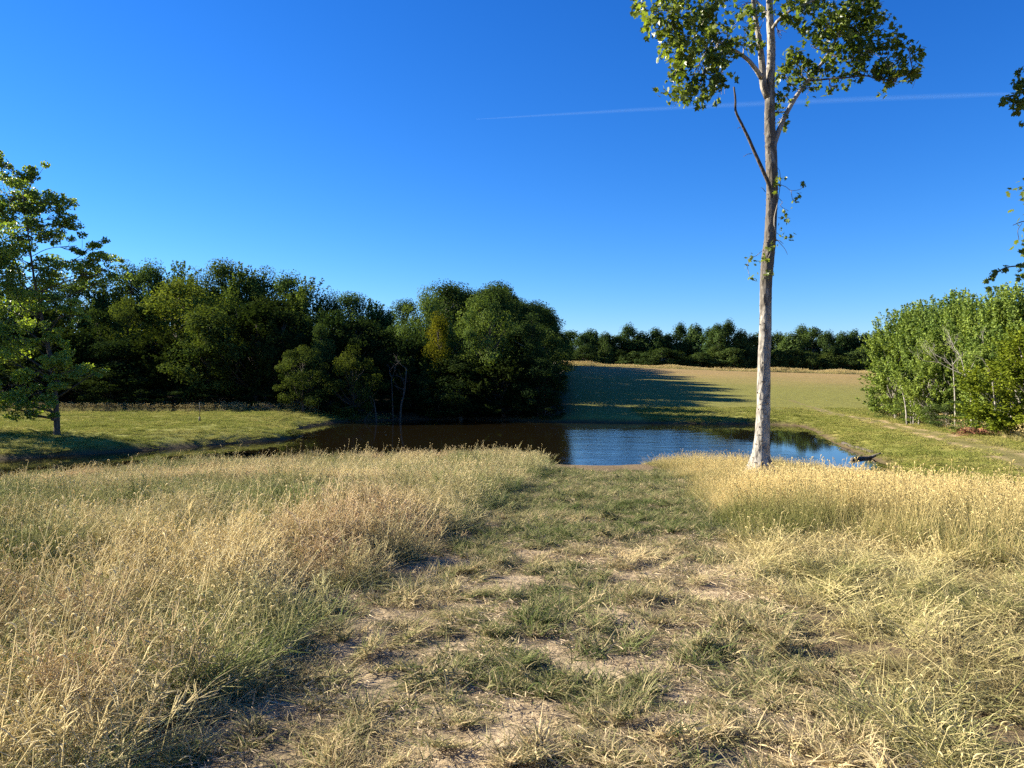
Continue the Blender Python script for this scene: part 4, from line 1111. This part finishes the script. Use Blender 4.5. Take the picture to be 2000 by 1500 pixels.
def tuft(seed, nb, R, hmin, hmax, width, lean, bend, heads=0, head_len=0.07, head_w=0.010, stalk=1.25, seg=3, flat=False, headkind='fox'):
    rng = np.random.default_rng(seed)
    G = Geo()
    a = rng.random(nb) * 6.283; r_ = R * rng.random(nb) ** 0.5
    base = np.c_[r_ * np.cos(a), r_ * np.sin(a), np.full(nb, -0.02)]
    if flat:
        dirs = unit(np.c_[rng.standard_normal((nb, 2)), 0.10 * rng.standard_normal(nb)]); base[:, 2] = rng.random(nb) * 0.03 + 0.005
    else:
        dirs = unit(np.c_[lean * rng.standard_normal((nb, 2)) + 0.35 * lean * base[:, :2] / R, np.ones(nb)])
    ln = rng.uniform(hmin, hmax, nb)
    v, t, k = strips(rng, base, dirs, ln, width * rng.uniform(0.7, 1.3, nb), bend * rng.uniform(0.2, 1.3, nb), seg)
    tone = np.clip(0.5 + 0.24 * rng.standard_normal(nb), 0, 1)
    G.add(v, t, a=np.repeat(tone, k))
    for h in range(heads):
        b0 = np.array([rng.normal() * R * 0.5, rng.normal() * R * 0.5, 0.0])
        L_ = hmax * stalk * rng.uniform(0.75, 1.1)
        d = np.array([rng.normal() * lean * 0.8, rng.normal() * lean * 0.8, 1.0]); d /= np.linalg.norm(d)
        az = rng.random() * 6.283; f = np.array([math.cos(az), math.sin(az), 0])
        p = curve([b0, b0 + d * L_ * 0.5 + f * 0.01, b0 + d * L_ * 0.9 + f * 0.03], 4)
        G.tube(p, [0.0022, 0.002, 0.0018, 0.0016], 3, cap=False, a=0.8)
        e = p[-1]
        if headkind == 'fox':       # nodding bristly head
            cr = rng.uniform(0.2, 1.0)
            hp = curve([e, e + d * head_len * 0.4 + f * head_len * 0.12, e + d * head_len * (0.62 - 0.2 * cr) + f * head_len * (0.3 + 0.3 * cr), e + d * head_len * (0.75 - 0.75 * cr) + f * head_len * (0.4 + 0.5 * cr)], 6)
            G.tube(hp, np.array([0.35, 0.9, 1.0, 0.95, 0.7, 0.3]) * head_w * 0.5, 5, rng, 0.18, a=rng.uniform(0.85, 1.15))
        else:                       # open panicle of fine branches
            for k_ in range(7):
                q0 = e - d * head_len * rng.random() * 1.6
                dd = unit((d + 0.7 * rng.standard_normal(3))[None])[0]
                G.tube([q0, q0 + dd * head_len * 0.8, q0 + dd * head_len * 1.2 + f * 0.01], [0.0016, 0.0026, 0.0014], 3, cap=False, a=0.9)
    return G

def proto_collection(name, meshes, mat):
    c = bpy.data.collections.new(name)
    for i, me in enumerate(meshes):
        me.materials.append(mat)
        o = bpy.data.objects.new('%s_%02d' % (name, i), me)
        c.objects.link(o)
    return c

def scatter(name, coll, ncoll, x, y, scl, tint_, pink, label, cat, rng, tilt=0.12, lean=(0, 0), zscl=None, zoff=0.0, yaw=None):
    N = len(x)
    z = height(x, y) + zoff
    me = bpy.data.meshes.new(name)
    me.vertices.add(N); me.vertices.foreach_set('co', np.c_[x, y, z].astype(np.float32).ravel())
    rot = np.c_[rng.standard_normal(N) * tilt + lean[1], rng.standard_normal(N) * tilt + lean[0], rng.random(N) * 6.283 if yaw is None else yaw]
    sv = np.c_[scl, scl, scl if zscl is None else zscl]
    for nm, ty, val in (('rot', 'FLOAT_VECTOR', rot), ('scl', 'FLOAT_VECTOR', sv), ('tint', 'FLOAT', tint_), ('pink', 'FLOAT', pink)):
        at = me.attributes.new(nm, ty, 'POINT'); at.data.foreach_set('vector' if ty == 'FLOAT_VECTOR' else 'value', np.asarray(val, np.float32).ravel())
    at = me.attributes.new('pick', 'INT', 'POINT'); at.data.foreach_set('value', rng.integers(0, ncoll, N).astype(np.int32))
    o = bpy.data.objects.new(name, me); COL.objects.link(o)
    ng = bpy.data.node_groups.new(name + ' scatter', 'GeometryNodeTree')
    ng.interface.new_socket('Geometry', in_out='INPUT', socket_type='NodeSocketGeometry')
    ng.interface.new_socket('Geometry', in_out='OUTPUT', socket_type='NodeSocketGeometry')
    nd, lk = ng.nodes, ng.links
    gi, go = nd.new('NodeGroupInput'), nd.new('NodeGroupOutput')
    ci = nd.new('GeometryNodeCollectionInfo'); ci.inputs['Collection'].default_value = coll
    ci.inputs['Separate Children'].default_value = True; ci.inputs['Reset Children'].default_value = True
    ip = nd.new('GeometryNodeInstanceOnPoints'); ip.inputs['Pick Instance'].default_value = True
    def named(nm, ty):
        a_ = nd.new('GeometryNodeInputNamedAttribute'); a_.data_type = ty; a_.inputs['Name'].default_value = nm
        return [s_ for s_ in a_.outputs if s_.enabled and s_.name == 'Attribute'][0]
    er = nd.new('FunctionNodeEulerToRotation')
    lk.new(named('rot', 'FLOAT_VECTOR'), er.inputs[0]); lk.new(er.outputs[0], ip.inputs['Rotation'])
    lk.new(named('scl', 'FLOAT_VECTOR'), ip.inputs['Scale']); lk.new(named('pick', 'INT'), ip.inputs['Instance Index'])
    lk.new(gi.outputs[0], ip.inputs['Points']); lk.new(ci.outputs[0], ip.inputs['Instance']); lk.new(ip.outputs[0], go.inputs[0])
    md = o.modifiers.new('scatter', 'NODES'); md.node_group = ng
    tag(o, label, cat, kind='stuff')
    return o

rng = np.random.default_rng(101)
T_FOX = dict(nb=32, R=0.11, hmin=0.16, hmax=0.46, width=0.0075, lean=0.34, bend=0.65, heads=3, headkind='fox', head_len=0.055, head_w=0.009)
T_OPEN = dict(nb=32, R=0.11, hmin=0.18, hmax=0.48, width=0.0066, lean=0.40, bend=0.7, heads=3, headkind='open', head_len=0.09)
T_GOLD = dict(nb=36, R=0.11, hmin=0.20, hmax=0.50, width=0.0064, lean=0.28, bend=0.55, heads=2, headkind='fox', head_len=0.05, head_w=0.008)
T_MAT = dict(nb=36, R=0.13, hmin=0.10, hmax=0.30, width=0.0072, lean=0.75, bend=0.8, heads=1, headkind='fox', head_len=0.05, head_w=0.008)
T_SHORT = dict(nb=32, R=0.05, hmin=0.05, hmax=0.16, width=0.0070, lean=0.75, bend=0.6)
tall_c = proto_collection('tall_sod', [patch(200 + i, 8, 0.20, **T_FOX) for i in range(5)] + [patch(210 + i, 8, 0.20, **T_OPEN) for i in range(4)], M['grass_tall'])
gold_c = proto_collection('gold_sod', [patch(220 + i, 8, 0.20, **T_GOLD) for i in range(6)], M['grass_gold'])
mat_c = proto_collection('matted_sod', [patch(240 + i, 8, 0.20, **T_MAT) for i in range(6)], M['grass_matted'])
short_c = proto_collection('short_sod', [patch(260 + i, 7, 0.15, **T_SHORT) for i in range(7)], M['grass_short'])
straw_c = proto_collection('straw_litter', [tuft(280 + i, 60, 0.18, 0.03, 0.10, 0.0048, 0.5, 0.1, seg=2, flat=True).mesh('litter', attr='tone') for i in range(5)], M['straw'])
lawn_c = proto_collection('lawn_sod', [patch(300 + i, 6, 0.40, nb=44, R=0.22, hmin=0.04, hmax=0.11, width=0.016, lean=0.6, bend=0.5, seg=2) for i in range(5)], M['grass_lawn'])
weed_c = proto_collection('weed_tuft', [tuft(320 + i, 40, 0.30, 0.35, 0.9, 0.022, 0.22, 0.4, heads=8, headkind='fox', head_len=0.16, head_w=0.05).mesh('weeds', attr='tone') for i in range(5)], M['grass_gold'])

def sample(area_n, ymin, ymax, xpad=2.2):
    """points spread evenly over the near ground the view sweeps"""
    y = np.sqrt(rng.random(area_n) * ((ymax + 2) ** 2 - (ymin + 2) ** 2) + (ymin + 2) ** 2) - 2
    half = 0.70 * y + xpad
    x = (rng.random(area_n) * 2 - 1) * half
    return x, y

def gauss(x, y, cx, cy, sx, sy): return np.exp(-((x - cx) / sx) ** 2 - ((y - cy) / sy) ** 2)

# near meadow: sort the sampled points into zones
x, y = sample(7600, 1.3, 24.5)
pmk = path_mask(x, y)
z_ = height(x, y, False); dp = pond_dist(x, y)
keep = (rng.random(len(x)) > pmk) & (dp > 0.8)
x, y, dp = x[keep], y[keep], dp[keep]
xl, xr = path_edges(y)
left = x < 0.5 * (xl + xr)
# left meadow
lx, ly = x[left], y[left]
xl_, _ = path_edges(ly)
fr = fbm(lx, ly, 1.7, 111, 3); fr2 = fbm(lx, ly, 0.6, 117, 2)
edge = np.clip((xl_ - lx) / 0.45, 0, 1)
tnt = 0.38 - 0.10 * sstep(5.5, 3.5, ly) + 1.5 * (fr - 0.5) + 0.5 * (fr2 - 0.5) - 0.42 * gauss(lx, ly, -0.9, 5.4, 0.8, 1.5) - 0.35 * gauss(lx, ly, -6, 11, 5, 2.2) + 0.18 * gauss(lx, ly, -3.0, 8.0, 3, 2.0) - 0.15 * (1 - edge)
pnk = np.clip(1.3 * gauss(lx, ly, -2.4, 7.6, 1.7, 1.0) * (fbm(lx, ly, 0.9, 121) > 0.45) + 1.0 * gauss(lx, ly, -0.8, 8.6, 0.6, 0.8) + 0.9 * (fbm(lx, ly, 1.6, 123, 3) - 0.60) / 0.12 * 0.5, 0, 1)
hs_ = (0.42 + 0.75 * fbm(lx, ly, 0.9, 119, 3)) * (0.85 + 0.15 * edge) * (1 - 0.2 * sstep(6, 2.5, ly)) * (1 - 0.30 * sstep(9, 17, ly))
scatter('meadow_grass', tall_c, 9, lx, ly, 0.85 + 0.4 * rng.random(len(lx)), np.clip(tnt, 0, 1), pnk, 'tall seeding meadow grass left of the mown path', 'grass', rng, 0.16, lean=(0.16, 0.0), zscl=hs_ * (0.85 + 0.4 * rng.random(len(lx))))
# long pale stalks leaning out of the near left meadow
stalk_c = proto_collection('stalk', [tuft(340 + i, 4, 0.10, 0.5, 0.78, 0.0050, 0.20, 0.22, heads=2, headkind='fox', stalk=1.0, seg=4, head_len=0.06, head_w=0.008).mesh('stalk', attr='tone') for i in range(6)], M['grass_tall'])
q = rng.random(len(lx)) < 0.55 * sstep(10, 5, ly) * edge + 0.10
scatter('dry_stalks', stalk_c, 6, lx[q] + rng.normal(size=q.sum()) * 0.1, ly[q] + rng.normal(size=q.sum()) * 0.1, 0.8 + 0.3 * rng.random(q.sum()), 0.85 + 0.15 * rng.random(q.sum()), np.zeros(q.sum()), 'long pale dry stalks leaning out of the left meadow', 'grass', rng, 0.22, lean=(0.42, 0.0), yaw=rng.normal(size=q.sum()) * 0.5)
# right: golden tall grass beyond, matted dry grass near
rx, ry = x[~left], y[~left]
_, xr_ = path_edges(ry)
g_far = sstep(7.6, 9.6, ry + 0.75 * np.clip(rx - 4.0, -2, 3) + 1.2 * (fbm(rx, ry, 1.5, 131) - 0.5))
is_far = rng.random(len(rx)) < g_far
fx, fy = rx[is_far], ry[is_far]
_, xrf = path_edges(fy)
e2 = np.clip((fx - xrf) / 1.0 + 0.25, 0, 1)
f1 = fbm(fx, fy, 1.8, 135, 3)
scatter('golden_grass', gold_c, 6, fx, fy, 0.85 + 0.4 * rng.random(len(fx)), np.clip(0.64 + 1.1 * (f1 - 0.5) - 0.45 * gauss(fx, fy, 3.6, 9.5, 1.5, 1.0) - 0.2 * (1 - e2), 0, 1), np.clip(1.2 * (fbm(fx, fy, 2.2, 139) - 0.62), 0, 1), 'tall golden grass around the foot of the tall tree', 'grass', rng, 0.10,
        zscl=(1 - 0.38 * sstep(10, 17, fy)) * (0.45 + 0.55 * e2) * (0.8 + 0.45 * f1) * (0.85 + 0.3 * rng.random(len(fx))))
nx_, ny_ = rx[~is_far], ry[~is_far]
f1 = fbm(nx_, ny_, 1.2, 141, 3)
scatter('matted_grass', mat_c, 6, nx_, ny_, 0.8 + 0.5 * rng.random(len(nx_)), np.clip(0.64 + 1.4 * (f1 - 0.5), 0, 1), np.clip(2.8 * (fbm(nx_, ny_, 0.8, 145, 3) - 0.41), 0, 1), 'matted dry brown grass in the right foreground', 'grass', rng, 0.22, zscl=(0.34 + 0.55 * f1) * (0.8 + 0.4 * rng.random(len(nx_))))
# mown path
x, y = sample(15500, 1.3, 21.5, 1.5)
pmk = path_mask(x, y)
k = (rng.random(len(x)) < pmk)
x, y = x[k], y[k]
bb = bare(x, y)
k = rng.random(len(x)) > 0.93 * bb
sx_, sy_ = x[k], y[k]
f1 = fbm(sx_, sy_, 0.9, 151, 3)
green = sstep(8, 11, sy_)
scatter('path_grass', short_c, 6, sx_, sy_, (0.75 + 0.6 * rng.random(len(sx_))), np.clip(0.38 + 1.0 * (f1 - 0.5) + 0.16 * (1 - green) + 0.25 * sstep(0.3, 1.8, sx_) * (1 - green) - 0.25 * gauss(sx_, sy_, 1.7, 10.5, 0.8, 2), 0, 1), np.zeros(len(sx_)), 'short mown grass tufts on the path', 'grass', rng, 0.25, zscl=(0.30 + 1.05 * fbm(sx_, sy_, 0.38, 157, 2) ** 1.3) * (0.7 + 0.5 * rng.random(len(sx_))))
x, y = sample(13000, 1.3, 20, 1.5)
k = (rng.random(len(x)) < path_mask(x, y)) & (rng.random(len(x)) < 0.45 + 0.55 * bare(x, y))
x, y = x[k], y[k]
scatter('straw_litter', straw_c, 5, x, y, 0.6 + 0.6 * rng.random(len(x)), rng.random(len(x)), 0.3 * rng.random(len(x)), 'dry clippings lying on the bare soil of the path', 'straw', rng, 0.05, zoff=0.008)

# lawns on both banks and the near part of the far field
def region(nn, x0, x1, y0, y1, cond):
    x = rng.uniform(x0, x1, nn); y = rng.uniform(y0, y1, nn)
    k = cond(x, y) & (pond_dist(x, y) > 0.35)
    return x[k], y[k]
x, y = region(9000, -58, -10, 34, 74, lambda x, y: (np.abs(x) < 0.78 * y + 3))
f1 = fbm(x, y, 2.6, 161, 3)
scatter('lawn_grass', lawn_c, 5, x, y, 0.8 + 0.5 * rng.random(len(x)), np.clip(0.36 + 0.9 * (f1 - 0.5), 0, 1), np.clip(1.5 * (fbm(x, y, 1.5, 163) - 0.62), 0, 1), 'mown grass of the lawn on the left bank', 'grass', rng, 0.15, zscl=0.5 + 0.9 * fbm(x, y, 1.6, 165, 2))
x, y = region(12000, 12, 50, 22, 78, lambda x, y: (x < 0.72 * y + 3) & (line_dist(x, y, TRACK) > 0.35))
td = line_dist(x, y, TRACK)
k = rng.random(len(x)) < sstep(0.35, 1.7, td) + 0.10
x, y, td = x[k], y[k], td[k]
f1 = fbm(x, y, 2.6, 171, 3)
scatter('lawn_grass', lawn_c, 5, x, y, 0.8 + 0.5 * rng.random(len(x)), np.clip(0.36 + 0.9 * (f1 - 0.5) + 0.3 * sstep(2.5, 0.8, td), 0, 1), np.clip(1.5 * (fbm(x, y, 1.5, 173) - 0.62), 0, 1), 'mown grass of the right bank beside the dirt track', 'grass', rng, 0.15, zscl=0.5 + 0.9 * fbm(x, y, 1.6, 175, 2))
# weeds in front of the wood, unmown strip on the far crest, reeds at the shore crest
x, y = region(2600, -58, -18, 69, 75.5, lambda x, y: y > 70.5 + 0.0 * x)
scatter('woodland_weeds', weed_c, 5, x, y, 0.35 + 0.35 * rng.random(len(x)), 0.0 + 0.30 * rng.random(len(x)), 0.9 * rng.random(len(x)), 'brownish weeds between the left lawn and the wood', 'weeds', rng, 0.1)  # brown weeds, their tint also lowered to imitate shade by the wood
x, y = region(9000, 6, 140, 190, 207, lambda x, y: (x < 0.6 * y) & (y > 193 + 4 * vnoise(x, y, 7, 3)))
scatter('field_edge_weeds', weed_c, 5, x, y, 0.30 + 0.85 * vnoise(x, y, 6, 7) + 0.25 * rng.random(len(x)), 0.15 + 0.5 * rng.random(len(x)), 0.6 * rng.random(len(x)), 'unmown golden weeds along the crest of the far field', 'weeds', rng, 0.1)
x, y = region(900, 25.5, 34, 38, 66, lambda x, y: (line_dist(x, y, TRACK) > 1.5) & (x > np.interp(y, [38, 45, 54, 66], [26.4, 27.9, 30.0, 32.2])))
scatter('thicket_weeds', weed_c, 5, x, y, 0.5 + 0.4 * rng.random(len(x)), 0.25 + 0.5 * rng.random(len(x)), 0.2 * rng.random(len(x)), 'weeds along the foot of the right-hand thicket', 'weeds', rng, 0.12)
